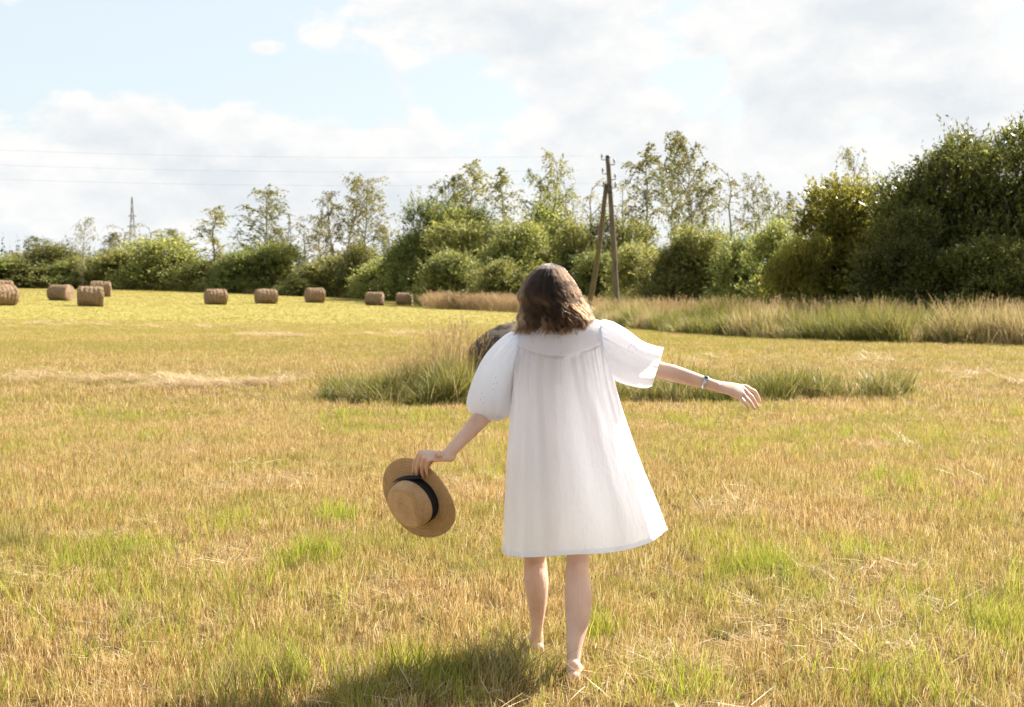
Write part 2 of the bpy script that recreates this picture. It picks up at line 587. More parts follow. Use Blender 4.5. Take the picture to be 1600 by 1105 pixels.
def scatter(name, pts, scl, tint, coll, count, tilt=.12, label=None, cat='grass', seed=1):
    r = np.random.default_rng(seed)
    n = len(pts)
    me = bpy.data.meshes.new(name)
    me.vertices.add(n)
    me.vertices.foreach_set('co', np.ascontiguousarray(pts, dtype=np.float32).ravel())
    rot = np.stack([r.normal(0, tilt, n), r.normal(0, tilt, n), r.uniform(0, 6.283, n)], -1)
    scl = np.asarray(scl, float)
    if scl.ndim == 1:
        scl = np.repeat(scl[:, None], 3, 1)
    for an, av in (('rot', rot), ('scl', scl)):
        at = me.attributes.new(an, 'FLOAT_VECTOR', 'POINT')
        at.data.foreach_set('vector', np.ascontiguousarray(av, dtype=np.float32).ravel())
    at = me.attributes.new('tint', 'FLOAT', 'POINT'); at.data.foreach_set('value', np.ascontiguousarray(tint, dtype=np.float32))
    at = me.attributes.new('idx', 'INT', 'POINT'); at.data.foreach_set('value', r.integers(0, count, n).astype(np.int32))
    o = add(name, me, None, None, label, cat, None, 'stuff')
    ng = bpy.data.node_groups.new(name, 'GeometryNodeTree')
    ng.interface.new_socket('Geometry', in_out='INPUT', socket_type='NodeSocketGeometry')
    ng.interface.new_socket('Geometry', in_out='OUTPUT', socket_type='NodeSocketGeometry')
    nn, ll = ng.nodes, ng.links
    gi, go = nn.new('NodeGroupInput'), nn.new('NodeGroupOutput')
    iop = nn.new('GeometryNodeInstanceOnPoints')
    ci = nn.new('GeometryNodeCollectionInfo')
    ci.inputs['Collection'].default_value = coll
    ci.inputs['Separate Children'].default_value = True
    ci.inputs['Reset Children'].default_value = True

    def na(nm, ty):
        q = nn.new('GeometryNodeInputNamedAttribute'); q.data_type = ty
        q.inputs['Name'].default_value = nm
        return q.outputs['Attribute']
    e2r = nn.new('FunctionNodeEulerToRotation')
    ll.new(na('rot', 'FLOAT_VECTOR'), e2r.inputs[0])
    ll.new(gi.outputs[0], iop.inputs['Points'])
    ll.new(ci.outputs[0], iop.inputs['Instance'])
    iop.inputs['Pick Instance'].default_value = True
    ll.new(na('idx', 'INT'), iop.inputs['Instance Index'])
    ll.new(e2r.outputs[0], iop.inputs['Rotation'])
    ll.new(na('scl', 'FLOAT_VECTOR'), iop.inputs['Scale'])
    ll.new(iop.outputs[0], go.inputs[0])
    md = o.modifiers.new('scatter', 'NODES')
    md.node_group = ng
    return o


def field_pts(y0, y1, dens, margin, seed, slope=.385):
    r = np.random.default_rng(seed)
    xm = slope * y1 + margin
    n = int((y1 - y0) * 2 * xm * dens)
    x = r.uniform(-xm, xm, n); y = r.uniform(y0, y1, n)
    k = np.abs(x) < slope * y + margin
    return x[k], y[k], r


def green_map(x, y):
    """0 dry straw .. 1 fresh green"""
    g = fbm(x * .55, y * .55, 11, 4) * .55 + fbm(x * .10, y * .22, 5, 3) * .45
    g = (g - .5) * 2.4 + .30 + .42 * smooth01((y - 12) / 30)
    # dry worn ground near the walker's path and on the right, cut swaths beyond
    return np.clip(g, 0, 1)


def tiles(name, y0, y1, side, coll, count, label, seed, margin, hand=((0, 1), (999, 1))):
    """square patches of stubble laid edge to edge over the field, each turned at random"""
    r = np.random.default_rng(seed)
    P_ = []
    y = y0 + side / 2
    while y - side / 2 < y1:
        xm = .385 * (y + side / 2) + margin
        k = int(math.ceil(xm / side))
        for q in range(-k, k + 1):
            P_.append((q * side, y))
        y += side
    P_ = np.array(P_)
    pts = np.stack([P_[:, 0], P_[:, 1], gz(P_[:, 0], P_[:, 1])], -1)
    n = len(pts)
    o = scatter(name, pts, np.stack([r.choice([-1., 1.], n), np.ones(n), r.uniform(.9, 1.1, n) * np.interp(pts[:, 1], [q[0] for q in hand], [q[1] for q in hand])], -1), np.zeros(n), coll, count, tilt=0.0, label=label, seed=seed)
    kz = r.integers(0, 4, n) * math.pi / 2
    # lean each patch with the slope of the ground
    e = side / 2
    nx_ = -(ground_z(pts[:, 0] + e, pts[:, 1]) - ground_z(pts[:, 0] - e, pts[:, 1])) / side
    ny_ = -(ground_z(pts[:, 0], pts[:, 1] + e) - ground_z(pts[:, 0], pts[:, 1] - e)) / side
    lx = np.cos(kz) * nx_ + np.sin(kz) * ny_
    ly = -np.sin(kz) * nx_ + np.cos(kz) * ny_
    rot = np.stack([-np.arctan(ly), np.arctan(lx), kz], -1)
    o.data.attributes['rot'].data.foreach_set('vector', np.ascontiguousarray(rot, dtype=np.float32).ravel())
    return o


# stubble: short upright cut stalks with a little litter
def mk_stub(i):
    q = dict(square=True)
    return join_np([blades(3700, .53, .030, .090, .0022, .0042, .36, .4, 2, .4, **q),
                    blades(1500, .53, .05, .11, .0020, .0034, .55, .9, 3, 1, **q),
                    blades(1700, .53, .06, .15, .0018, .0034, 1.5, .3, 2, 1, .012, lean0=1.0, **q)])


C_stub = tuft_collection('stubble_patch', mk_stub, 6, M_stub)
tiles('stubble', 3.6, 18.6, 1.0, C_stub, 6, 'short golden straw stubble across the near field', 1, .8, ((13, 1), (18.6, .3)))


def mk_stub_mid(i):
    q = dict(square=True)
    return join_np([blades(6500, 1.55, .035, .09, .0035, .0065, .4, .4, 2, .5, **q),
                    blades(1800, 1.55, .05, .12, .003, .006, .8, .9, 2, 1, **q),
                    blades(1500, 1.55, .08, .18, .003, .006, 1.5, .3, 2, 1, .02, lean0=1.1, **q)])


C_stubm = tuft_collection('stubble_middle', mk_stub_mid, 6, M_stub)
tiles('stubble', 11.0, 62.0, 3.0, C_stubm, 6, 'straw and yellow green stubble across the middle of the field', 2, 2, ((11, .35), (18, 1), (36, 1), (62, .25)))


def mk_stub_far(i):
    return join_np([blades(2200, 3.1, .03, .075, .009, .018, .7, .5, 2, .6, square=True)])


C_stubf = tuft_collection('stubble_far', mk_stub_far, 5, M_stub)
tiles('stubble', 30.0, 186.0, 6.0, C_stubf, 5, 'yellow green aftergrass across the far field', 3, 4, ((30, .2), (60, 1)))


# fresh green tufts pushing through the stubble
def mk_fresh(i):
    return join_np([blades(18, .07, .07, .18, .0024, .0046, .35, .6, 4, 1)])


C_fresh = tuft_collection('fresh_tuft', mk_fresh, 8, M_green)
x, y, r = field_pts(3.8, 17, 30, 1.2, 24)
g = fbm(x * .7, y * .7, 31, 4)
k = (g > .55) & (r.uniform(0, 1, len(x)) < np.clip((g - .53) * 5, 0, .8))
# a few named tufts seen in the photograph: (px, py) of their foot
for (qx, qy, nn_, sd) in ((1195, 905, 60, .10), (1060, 1095, 24, .12), (480, 880, 34, .09), (515, 815, 30, .09), (200, 880, 36, .15), (125, 655, 10, .1), (1330, 880, 16, .1), (1420, 760, 22, .15), (350, 830, 24, .13), (1570, 1000, 30, .12), (940, 1000, 14, .08),
                          (1520, 1010, 40, .22), (1400, 1090, 34, .2), (120, 880, 22, .16), (720, 1080, 46, .22), (600, 1095, 30, .2),
                          (150, 905, 20, .2), (1130, 880, 16, .2), (850, 700, 10, .3), (380, 1070, 26, .12)):
    Yq = CAM_Z * FPX / (qy - 440)
    x = np.concatenate([x, (qx - 800) / FPX * Yq + r.normal(0, sd, nn_)])
    y = np.concatenate([y, Yq + r.normal(0, sd * 1.6, nn_)])
    k = np.concatenate([k, np.ones(nn_, bool)])
x, y = x[k], y[k]
scatter('green_grass', np.stack([x, y, gz(x, y)], -1), r.uniform(.7, 1.25, len(x)), r.uniform(.15, 1, len(x)), C_fresh, 8,
        label='fresh green grass blades tufted among the stubble', seed=4)


# loose hay litter lying on the stubble
def mk_litter(i):
    return join_np([blades(30, .16, .06, .20, .0020, .0036, 1.55, .15, 3, .5, .045, lean0=1.25)])


C_lit = tuft_collection('hay_litter', mk_litter, 8, M_litter)
x, y, r = field_pts(3.8, 14, 22, 1.2, 25)
g = fbm(x * .6, y * .9, 41, 3)
k = r.uniform(0, 1, len(x)) < np.clip((g - .50) * 4, .02, .8)
for (qx, qy, nn_, sd) in ((1010, 1050, 24, .2), (1330, 1020, 34, .35), (1300, 900, 14, .3), (80, 1000, 14, .35), (560, 950, 12, .3)):
    Yq = CAM_Z * FPX / (qy - 440)
    x = np.concatenate([x, (qx - 800) / FPX * Yq + r.normal(0, sd, nn_)])
    y = np.concatenate([y, Yq + r.normal(0, sd * .9, nn_)])
    k = np.concatenate([k, np.ones(nn_, bool)])
x, y = x[k], y[k]
scatter('loose_hay', np.stack([x, y, gz(x, y)], -1), r.uniform(.7, 1.2, len(x)), np.zeros(len(x)), C_lit, 8, tilt=.2,
        label='pale loose hay strewn over the stubble', cat='hay', seed=5)


# raked hay left in thin rows further out
def mk_row(i):
    return join_np([blades(110, .38, .14, .34, .005, .009, 1.55, .15, 3, .5, .05, lean0=1.2)])


C_row = tuft_collection('hay_row', mk_row, 5, M_litter)
rx_, ry_ = [], []
r = np.random.default_rng(26)
for (xa, ya, xb, yb, nn_, sd) in ((120, 597, 300, 599, 26, .35), (250, 606, 430, 601, 60, .3), (370, 524, 470, 527, 34, .5), (560, 525, 680, 520, 18, .9),
                                  (0, 598, 120, 592, 14, .6), (1480, 590, 1600, 600, 10, .8), (20, 505, 350, 511, 24, 1.2), (900, 560, 1400, 566, 12, .8)):
    t = r.uniform(0, 1, nn_)
    qx, qy = xa + (xb - xa) * t, ya + (yb - ya) * t
    Yq = CAM_Z * FPX / (qy - 440)
    rx_.append((qx - 800) / FPX * Yq + r.normal(0, sd * .5, nn_)); ry_.append(Yq + r.normal(0, sd, nn_))
x, y = np.concatenate(rx_), np.concatenate(ry_)
scatter('raked_hay', np.stack([x, y, gz(x, y)], -1), r.uniform(.6, 1.1, len(x)), np.zeros(len(x)), C_row, 5, tilt=.15,
        label='thin tan rows of raked hay lying on the field', cat='hay', seed=6)


# tall uncut grass and its seed stalks
def mk_tall(i):
    return join_np([blades(55, .20, .25, .62, .006, .011, .35, 1.0, 5, 1),
                    blades(22, .22, .12, .30, .008, .014, .6, 1.2, 4, 1)])


C_tall = tuft_collection('tall_tuft', mk_tall, 8, M_tall)


def mk_seed(i):
    r = rng
    st = blades(16, .22, .55, .95, .0035, .005, .22, .28, 5, .2, r=np.random.default_rng(900 + i))
    V, F, v, w = st
    n = 16; kk = 12
    parts = [st]
    tips = V.reshape(n, kk, 3)[:, -2:].mean(1)
    dirs = tips - V.reshape(n, kk, 3)[:, -6:-4].mean(1)
    for q in range(n):
        b_ = blades(14, .007, .025, .06, .003, .006, .5, .3, 2, .7)
        Vb = b_[0].copy()
        Vb[:, 2] += 0
        dd = dirs[q] / np.linalg.norm(dirs[q])
        off = r.uniform(-.16, .02, 14).repeat(6)
        Vb = Vb + tips[q] + dd * off[:, None]
        parts.append((Vb, b_[1], b_[2], b_[3]))
    return join_np(parts)


C_seed = tuft_collection('seed_tuft', mk_seed, 6, M_seed)


def strip(pxpy, widthY, n, seed, jitter=0.0):
    """points along a polyline given by photo foot pixels and distances"""
    r = np.random.default_rng(seed)
    q = np.array(pxpy, float)
    t = r.uniform(0, len(q) - 1.001, n)
    i = t.astype(int); f = (t - i)[:, None]
    c = q[i] * (1 - f) + q[i + 1] * f
    Y = c[:, 1] + r.uniform(-1, 1, n) * widthY
    X = (c[:, 0] - 800) / FPX * Y + r.normal(0, .1, n)
    return X, Y, r


# the uncut island in the middle distance, around the boulder
X1, Y1, r1 = strip([(520, 19.2), (620, 19.0), (700, 19.2), (800, 19.6), (900, 19.6), (960, 19.6)], .75, 260, 51)
h1 = (.27 + .29 * smooth01((X1 + 2.2) / 1.4) * smooth01((-.35 - X1) / .5)) * (.35 + 1.2 * fbm(X1 * 1.6, Y1 * 1.6, 67, 2))
X2, Y2, r2 = strip([(950, 19.8), (1100, 19.6), (1200, 19.8), (1290, 20.2)], .7, 150, 52)
h2 = (.48 - .2 * np.abs((X2 - 2.6) / 2)) * (.15 + 1.5 * fbm(X2 * 1.7, Y2 * 1.7, 66, 2))
X3, Y3, r3 = strip([(1335, 19.6), (1420, 19.8)], .35, 16, 53)
h3 = np.full(len(X3), .42)
keep = fbm(X2 * 1.1 + 3, Y2 * .6, 91, 2) > .46
X2, Y2, h2 = X2[keep], Y2[keep], h2[keep]
x, y = np.concatenate([X1, X2, X3]), np.concatenate([Y1, Y2, Y3])
h = np.concatenate([h1, h2, h3]) / .55
ts = np.random.default_rng(54).uniform(.75, 1.2, len(x))
scatter('tall_grass', np.stack([x, y, gz(x, y)], -1), np.stack([ts, ts, ts * h], -1), np.random.default_rng(55).uniform(.45, 1, len(x)), C_tall, 8, tilt=.25,
        label='tussocky island of uncut dark green grass behind the walker', seed=7)
X1, Y1, r1 = strip([(600, 19.4), (670, 19.6), (700, 19.8), (735, 19.8)], .6, 18, 56)
s1 = r1.uniform(.7, 1.15, len(X1))
scatter('seed_stalks', np.stack([X1, Y1, gz(X1, Y1)], -1), s1 * (.75 + .35 * smooth01((X1 + 1.6) / .6)), r1.uniform(0, .4, len(X1)), C_seed, 6,
        label='thin dry seed stalks rising from the uncut island left of the walker', seed=8)

# rough ungrazed tufts in the foreground
xs_, ys_, ss_ = [], [], []
r = np.random.default_rng(63)
for (qx, qy, nn_, sd, sc_) in ((720, 1080, 16, .15, .36), (790, 1065, 7, .07, .36), (590, 1095, 7, .15, .30), (360, 1090, 10, .14, .30), (430, 1075, 6, .06, .3),
                               (1310, 905, 9, .2, .26), (640, 965, 5, .1, .22), (210, 990, 3, .03, .3), (30, 860, 6, .1, .3), (1180, 1010, 4, .1, .2), (1560, 960, 6, .15, .26)):
    Yq = CAM_Z * FPX / (qy - 440)
    xs_.append((qx - 800) / FPX * Yq + r.normal(0, sd, nn_)); ys_.append(Yq + r.normal(0, sd * .8, nn_)); ss_.append(sc_ * r.uniform(.7, 1.2, nn_))
x, y, ss_ = np.concatenate(xs_), np.concatenate(ys_), np.concatenate(ss_)
scatter('rough_grass', np.stack([x, y, gz(x, y)], -1), np.stack([ss_ * 1.0, ss_ * 1.0, ss_ * 1.0], -1), r.uniform(.2, 1, len(x)), C_tall, 8, tilt=.3,
        label='longer rough dark tufts of grass left standing near the walker', seed=13)

# uncut bank on the right in front of the willows
X1, Y1, r1 = strip([(945, 60), (1050, 47), (1200, 41), (1400, 38.5), (1640, 36.5), (1800, 36)], 1.3, 900, 57)
X1b, Y1b, r1b = strip([(930, 66), (1050, 52), (1200, 46), (1400, 43), (1640, 41), (1800, 40)], 3.0, 1300, 58)
x, y = np.concatenate([X1, X1b]), np.concatenate([Y1, Y1b])
rr = np.random.default_rng(59)
hh = rr.uniform(.7, 1.7, len(x)) * (.2 + 1.7 * fbm(x * .55, y * .55, 77, 3))
ws = rr.uniform(1.2, 2.0, len(x))
scatter('tall_grass', np.stack([x, y, gz(x, y)], -1), np.stack([ws, ws, hh * 1.05], -1), np.clip((fbm(x * .4, y * .4, 81) - .5) * 3 + .5 + rr.normal(0, .2, len(x)), .0, 1), C_tall, 8,
        tilt=.22, label='uncut bank of tall grey green grass in front of the willows', seed=9)
x, y, r1 = strip([(930, 70), (1050, 54), (1200, 47.5), (1400, 44), (1640, 42), (1800, 41)], 3.0, 420, 60)
s1 = r1.uniform(.9, 1.35, len(x))
scatter('seed_stalks', np.stack([x, y, gz(x, y)], -1), np.stack([s1 * 1.6, s1 * 1.6, s1], -1), r1.uniform(0, .3, len(x)), C_seed, 6,
        label='reddish tan seed heads along the top of the uncut bank', seed=10)
# pinkish dry strip in front of the far hedge, left of the pole
x, y, r1 = strip([(675, 112), (760, 108), (840, 100), (930, 84)], 2.5, 420, 61)
s1 = r1.uniform(1.0, 1.5, len(x))
scatter('seed_stalks', np.stack([x, y, gz(x, y)], -1), np.stack([s1 * 3, s1 * 3, s1], -1), r1.uniform(0, .25, len(x)), C_seed, 6,
        label='pinkish dry grass strip at the foot of the far hedge', seed=11)
x, y, r1 = strip([(-60, 196), (100, 186), (350, 164), (500, 160), (650, 150), (700, 120)], 3.0, 420, 62)
s1 = r1.uniform(1.0, 2.0, len(x))
scatter('tall_grass', np.stack([x, y, gz(x, y)], -1), np.stack([s1 * 3, s1 * 3, s1], -1), r1.uniform(.3, 1, len(x)), C_tall, 8,
        label='rough weeds along the foot of the far left hedge', seed=12)


# ------------------------------------------------------------------ trees
def kites(pos, dirv, length, width, r):
    """leaf-sized kite quads"""
    n = len(pos)
    d = dirv / (np.linalg.norm(dirv, axis=1)[:, None] + 1e-9)
    rnd = r.normal(0, 1, (n, 3))
    sd = np.cross(d, rnd); sd /= np.linalg.norm(sd, axis=1)[:, None] + 1e-9
    length = np.broadcast_to(length, n)[:, None]; width = np.broadcast_to(width, n)[:, None]
    V = np.stack([pos, pos + d * length * .45 + sd * width * .5, pos + d * length, pos + d * length * .45 - sd * width * .5], 1).reshape(-1, 3)
    F = np.arange(n * 4).reshape(n, 4)
    return V, F, np.repeat(r.uniform(0, 1, n), 4)


def sprigs(base, dirv, slen, nleaf, ll, lw, r, spread=.9, droop=0.0):
    """leafy shoots: nleaf leaves set along each shoot"""
    n = len(base)
    d = dirv / (np.linalg.norm(dirv, axis=1)[:, None] + 1e-9)
    t = np.linspace(.08, 1, nleaf)
    pos = base[:, None] + d[:, None] * (t[None, :, None] * np.broadcast_to(slen, n)[:, None, None])
    if droop:
        pos[..., 2] -= droop * t[None] ** 2
    ld = d[:, None] + r.normal(0, spread, (n, nleaf, 3))
    pos = pos.reshape(-1, 3); ld = ld.reshape(-1, 3)
    m_ = len(pos)
    return kites(pos, ld, ll * r.uniform(.5, 1.5, m_), lw * r.uniform(.6, 1.4, m_), r)


def leaf_mesh(name, groups):
    V, F, v, n = [], [], [], 0
    for a, b_, c in groups:
        V.append(a); F.append(b_ + n); v.append(c); n += len(a)
    return mesh_np(name, np.concatenate(V), np.concatenate(F), {'v': np.concatenate(v)})


def extent(me):
    co = np.empty(len(me.vertices) * 3, np.float32); me.vertices.foreach_get('co', co)
    co = co.reshape(-1, 3)
    return float(np.percentile(np.hypot(co[:, 0], co[:, 1]) * .92, 96)), float(np.percentile(co[:, 2], 99.6))


def shrub_proto(seed, W, H, nlobe, nsprig, nleaf, ll, lw, slen, mat, upright=.5, taper=.55, core=1.0):
    """dense many-stemmed willow bush: half width W, height H"""
    r = np.random.default_rng(seed)
    lob = []
    for i in range(nlobe):
        t = (i + .5) / nlobe
        z = H * (.16 + .70 * r.uniform(0, 1) ** .9)
        rad = W * (1 - taper * (z / H) ** 2) * .72
        a = r.uniform(0, 6.283); q = rad * math.sqrt(r.uniform(.05, 1))
        lob.append((math.cos(a) * q, math.sin(a) * q, z, r.uniform(.13, .36) * W, r.uniform(.09, .22) * H))
    lob.append((r.uniform(-.15, .15) * W, 0, H * .80, .26 * W, .2 * H))
    lob = np.array(lob)
    vol = lob[:, 3] ** 2
    pick = r.choice(len(lob), nsprig, p=vol / vol.sum())
    u = r.normal(0, 1, (nsprig, 3)); u /= np.linalg.norm(u, axis=1)[:, None]
    u[:, 2] = np.where(u[:, 2] < -.45, -u[:, 2], u[:, 2])
    rr_ = r.uniform(.55, 1.0, nsprig)[:, None] ** .6
    base = lob[pick, :3] + u * rr_ * np.stack([lob[pick, 3], lob[pick, 3], lob[pick, 4]], -1)
    base[:, 2] = np.maximum(base[:, 2], .1)
    dv = u * .8 + np.array([0, 0, upright]) + r.normal(0, .3, (nsprig, 3))
    g1 = sprigs(base, dv, slen * r.uniform(.6, 1.4, nsprig), nleaf, ll, lw, r)
    lv = r.uniform(-.30, .32, len(lob))
    g1 = (g1[0], g1[1], np.clip(g1[2] + np.repeat(lv[pick], nleaf * 4), 0, 1))
    # long shoots that break the outline
    nsh = 90
    up_ = np.argsort(-(lob[:, 2] + lob[:, 4]))[:max(6, len(lob) // 2)]
    pk2 = r.choice(up_, nsh)
    u2 = r.normal(0, .5, (nsh, 3)); u2[:, 2] = np.abs(u2[:, 2]) + .6; u2 /= np.linalg.norm(u2, axis=1)[:, None]
    b2 = lob[pk2, :3] + u2 * .9 * np.stack([lob[pk2, 3], lob[pk2, 3], lob[pk2, 4]], -1)
    g4 = sprigs(b2, u2 + np.array([0, 0, .8]) + r.normal(0, .25, (nsh, 3)), slen * r.uniform(1.0, 2.4, nsh), nleaf + 5, ll * .9, lw * .85, r, .8)
    # skirt to the ground
    ns = nsprig // 4
    a = r.uniform(0, 6.283, ns); q = W * r.uniform(.45, .88, ns)
    bs = np.stack([np.cos(a) * q, np.sin(a) * q, r.uniform(.0, .35, ns) * H], -1)
    g2 = sprigs(bs, np.stack([np.cos(a), np.sin(a), np.full(ns, .9)], -1) + r.normal(0, .35, (ns, 3)), slen, nleaf, ll, lw, r)
    # inner foliage that closes the view through the bush
    ni = int(nsprig * .9 * core)
    a = r.uniform(0, 6.283, ni); zz = r.uniform(.02, .72, ni); q = W * .62 * np.sqrt(r.uniform(0, 1, ni)) * (1 - .6 * zz)
    bi = np.stack([np.cos(a) * q, np.sin(a) * q, zz * H], -1)
    g3 = kites(bi, r.normal(0, 1, (ni, 3)), ll * 2.6, lw * 3.6, r)
    crown = leaf_mesh('crown', [g1, g2, g3, g4]); crown.materials.append(mat)
    mb = MB()
    for i in range(7):
        a = r.uniform(0, 6.283); q = W * r.uniform(.2, .6)
        top = np.array([math.cos(a) * q, math.sin(a) * q, H * r.uniform(.5, .8)])
        b0 = np.array([math.cos(a) * .08 * W, math.sin(a) * .08 * W, -.2])
        mid = b0 * .5 + top * .5 - np.array([math.cos(a), math.sin(a), 0]) * .12 * W
        mb.put(*tube(catmull([b0, mid, top], 6), np.linspace(.05, .015, 6) * max(H / 5, .6), 6))
    trunk = mb.mesh('trunk'); trunk.materials.append(M_bark)
    return dict(crown=crown, trunk=trunk, W=extent(crown)[0], H=extent(crown)[1])


def birch_proto(seed, H, W, nbr, mat, leaf=.20, fork=False, bare=.22, ntw=11, tw_leaf=10, narrow=1.0):
    r = np.random.default_rng(seed)
    mb = MB()
    groups = []
    stems = [(0, 0, 1.0)] if not fork else [(-.12, 0, 1.0), (.16, .1, .86)]
    for (lx, ly, hs) in stems:
        n = 9
        zs_ = np.linspace(-.3, H * hs, n)
        wob = np.cumsum(r.normal(0, .012 * H, (n, 2)), 0) * np.linspace(0, 1, n)[:, None]
        tp = np.stack([wob[:, 0] + lx * zs_, wob[:, 1] + ly * zs_, zs_], -1)
        mb.put(*tube(tp, np.linspace(.012 * H, .002 * H, n), 7))
        for i in range(nbr):
            t = bare + (1 - bare) * (i + r.uniform(0, 1)) / nbr
            f = t * (n - 1); k_ = min(int(f), n - 2); f -= k_
            b0 = tp[k_] * (1 - f) + tp[k_ + 1] * f
            prof = math.sin(math.pi * min(1, (1 - t) * .9 + .12)) ** .7 + .12
            Lb = W * prof * r.uniform(.55, 1.15) * narrow
            a = r.uniform(0, 6.283)
            out = np.array([math.cos(a), math.sin(a), 0])
            rise = r.uniform(.7, 1.4)
            p1 = b0 + out * Lb * .5 + np.array([0, 0, Lb * .5 * rise])
            p2 = b0 + out * Lb + np.array([0, 0, Lb * .75 * rise])
            bp_ = catmull([b0, p1, p2], 5)
            mb.put(*tube(bp_, np.linspace(.0035 * H, .0012 * H, 5), 4))
            for q in range(ntw):
                ft = r.uniform(.25, 1.0) * 3.99
                kk = int(ft); ft -= kk
                bb = bp_[kk] * (1 - ft) + bp_[min(kk + 1, 4)] * ft
                dd = out * r.uniform(-.2, .8) + r.normal(0, .5, 3)
                base = (bb + r.normal(0, .03 * H * .3, 3))[None]
                sl = r.uniform(.5, 1.0) * .075 * H
                groups.append(sprigs(base, dd[None], sl, tw_leaf, leaf, leaf * .62, r, 1.2, droop=sl * r.uniform(.3, 1.1)))
    crown = leaf_mesh('crown', groups); crown.materials.append(mat)
    trunk = mb.mesh('trunk'); trunk.materials.append(M_birchbark)
    return dict(crown=crown, trunk=trunk, W=extent(crown)[0], H=extent(crown)[1])


def spruce_geo(r, H, W, nl=110, leaf=None):
    t = np.sort(r.uniform(.05, 1, nl))
    a = r.uniform(0, 6.283, nl)
    out = np.stack([np.cos(a), np.sin(a), np.full(nl, -.25)], -1)
    base = np.stack([np.zeros(nl), np.zeros(nl), t * H], -1)
    ln = W * (1.04 - t) * r.uniform(.7, 1.1, nl)
    return kites(base, out, ln, ln * .55 + .12, r)


def plant_tree(name, proto, px, top, Y, halfw, label, cat='tree', group=None, rz=None):
    c = P(px, 440, Y)
    z0 = float(ground_z(c[0], Y))
    zt = float(P(px, top, Y)[2])
    root = bpy.data.objects.new(name, None)
    COL.objects.link(root)
    root.location = (c[0], Y, z0)
    sx = halfw * Y / FPX / proto['W']
    root.scale = (sx, sx, (zt - z0) / proto['H'])
    root.rotation_euler = (0, 0, random.uniform(0, 6.283) if rz is None else rz)
    root.empty_display_size = .2
    tag(root, label, cat, group)
    add('trunk', proto['trunk'], None, root)
    add('crown', proto['crown'], None, root)
    return root


SH = [shrub_proto(100 + i, 3.6, 6.2, 19 + 2 * i, 1700, 7, .25, .10, .85, M_willow, .45 + .15 * (i % 3), .40 + .1 * (i % 3)) for i in range(5)]
BW = [shrub_proto(200, 4.2, 7.5, 30, 5600, 9, .19, .075, .62, M_bigwillow, 1.1, .5, .8),
      shrub_proto(201, 4.0, 5.6, 26, 4600, 9, .18, .07, .60, leaf_mat('yellow_willow_leaf', [(0, (.10, .10, .016)), (.5, (.24, .215, .035)), (1, (.40, .34, .07))], .5, .4, .35, .1), 1.0, .6, .8)]
BI = [birch_proto(300, 12, 2.2, 34, M_birch), birch_proto(301, 12, 2.0, 28, M_birch, fork=True), birch_proto(302, 12, 1.5, 26, M_birch, narrow=.8),
      birch_proto(303, 12, 2.4, 42, M_birch, ntw=14, tw_leaf=11), birch_proto(304, 12, 1.7, 16, M_birch, ntw=7, tw_leaf=7)]
NARROW = birch_proto(305, 8, 1.4, 46, M_birch, leaf=.13, bare=.05, narrow=1.0, ntw=6)

GH = 'willow bushes of the far hedge'
HEDGE = [
    (6, 386, 188, 60, 'olive willow bush at the left frame edge in the far hedge'),
    (75, 384, 190, 62, 'rounded willow bush in the far hedge behind the second hay bale from the left'),
    (140, 381, 184, 55, 'willow bush in the far hedge directly behind the bale with another bale behind it'),
    (200, 374, 182, 55, 'willow bush in the far hedge under the lattice pylon'),
    (262, 372, 176, 58, 'broad willow bush in the far hedge midway between pylon and lone leafy sapling'),
    (318, 386, 170, 46, 'willow bush in the far hedge just left of the dense dark green one'),
    (371, 379, 164, 42, 'dense dark green domed bush in the far hedge above two hay bales'),
    (425, 380, 166, 46, 'willow bush in the far hedge right of the dark domed one'),
    (462, 416, 156, 30, 'low pale green bush jutting from the far hedge above a bale'),
    (505, 388, 160, 44, 'willow bush in the far hedge below the forked birch pair, left one'),
    (557, 384, 158, 46, 'willow bush in the far hedge below the forked birch pair, right one'),
    (606, 382, 152, 42, 'willow bush in the far hedge above the two rightmost hay bales'),
    (648, 352, 146, 42, 'tall dark bush where the hedge steps up right of the last bale'),
    (682, 318, 143, 44, 'tall yellowish willow in the step of the hedge, left of the group behind the head'),
    (742, 342, 132, 58, 'broad yellow green willow in the hedge left of the walker\'s head'),
    (722, 312, 146, 46, 'tall willow under the tallest thin birch left of the walker\'s head'),
    (800, 352, 126, 44, 'leafy willow in the hedge just left above the walker\'s head'),
    (846, 318, 132, 50, 'tall olive willow in the hedge straight above the walker\'s head'),
    (900, 336, 122, 40, 'olive willow in the hedge just left of the slanting pole brace'),
    (700, 400, 120, 40, 'low dark bush at the foot of the hedge left of the head'),
    (790, 405, 112, 46, 'low dark bush at the hedge foot behind the walker\'s head'),
    (930, 385, 104, 36, 'low bush at the hedge foot between brace and pole'),
    (968, 344, 118, 40, 'bright yellow green willow right behind the utility pole'),
    (1000, 378, 98, 42, 'rounded willow bush just right of the utility pole foot'),
    (1052, 372, 92, 48, 'dark rounded willow bush below the tallest birch'),
    (1108, 360, 92, 50, 'olive willow bush below and right of the tallest birch'),
    (1165, 366, 88, 46, 'dark willow bush left of the rounded tree by the gap'),
    (1226, 336, 84, 44, 'dark rounded dome shaped tree left of the big willows'),
]
for i, (px, top, Y, hw, lab) in enumerate(HEDGE):
    plant_tree('willow_bush', SH[(i * 2 + i // 5) % 5], px, top + (6 if i % 3 == 0 else -10 if i % 3 == 1 else 12 if i < 12 else 0) + (7 if i < 12 else 0), Y, hw * (1.18 + .22 * ((i * 7) % 5) / 4), lab, 'bush', GH)

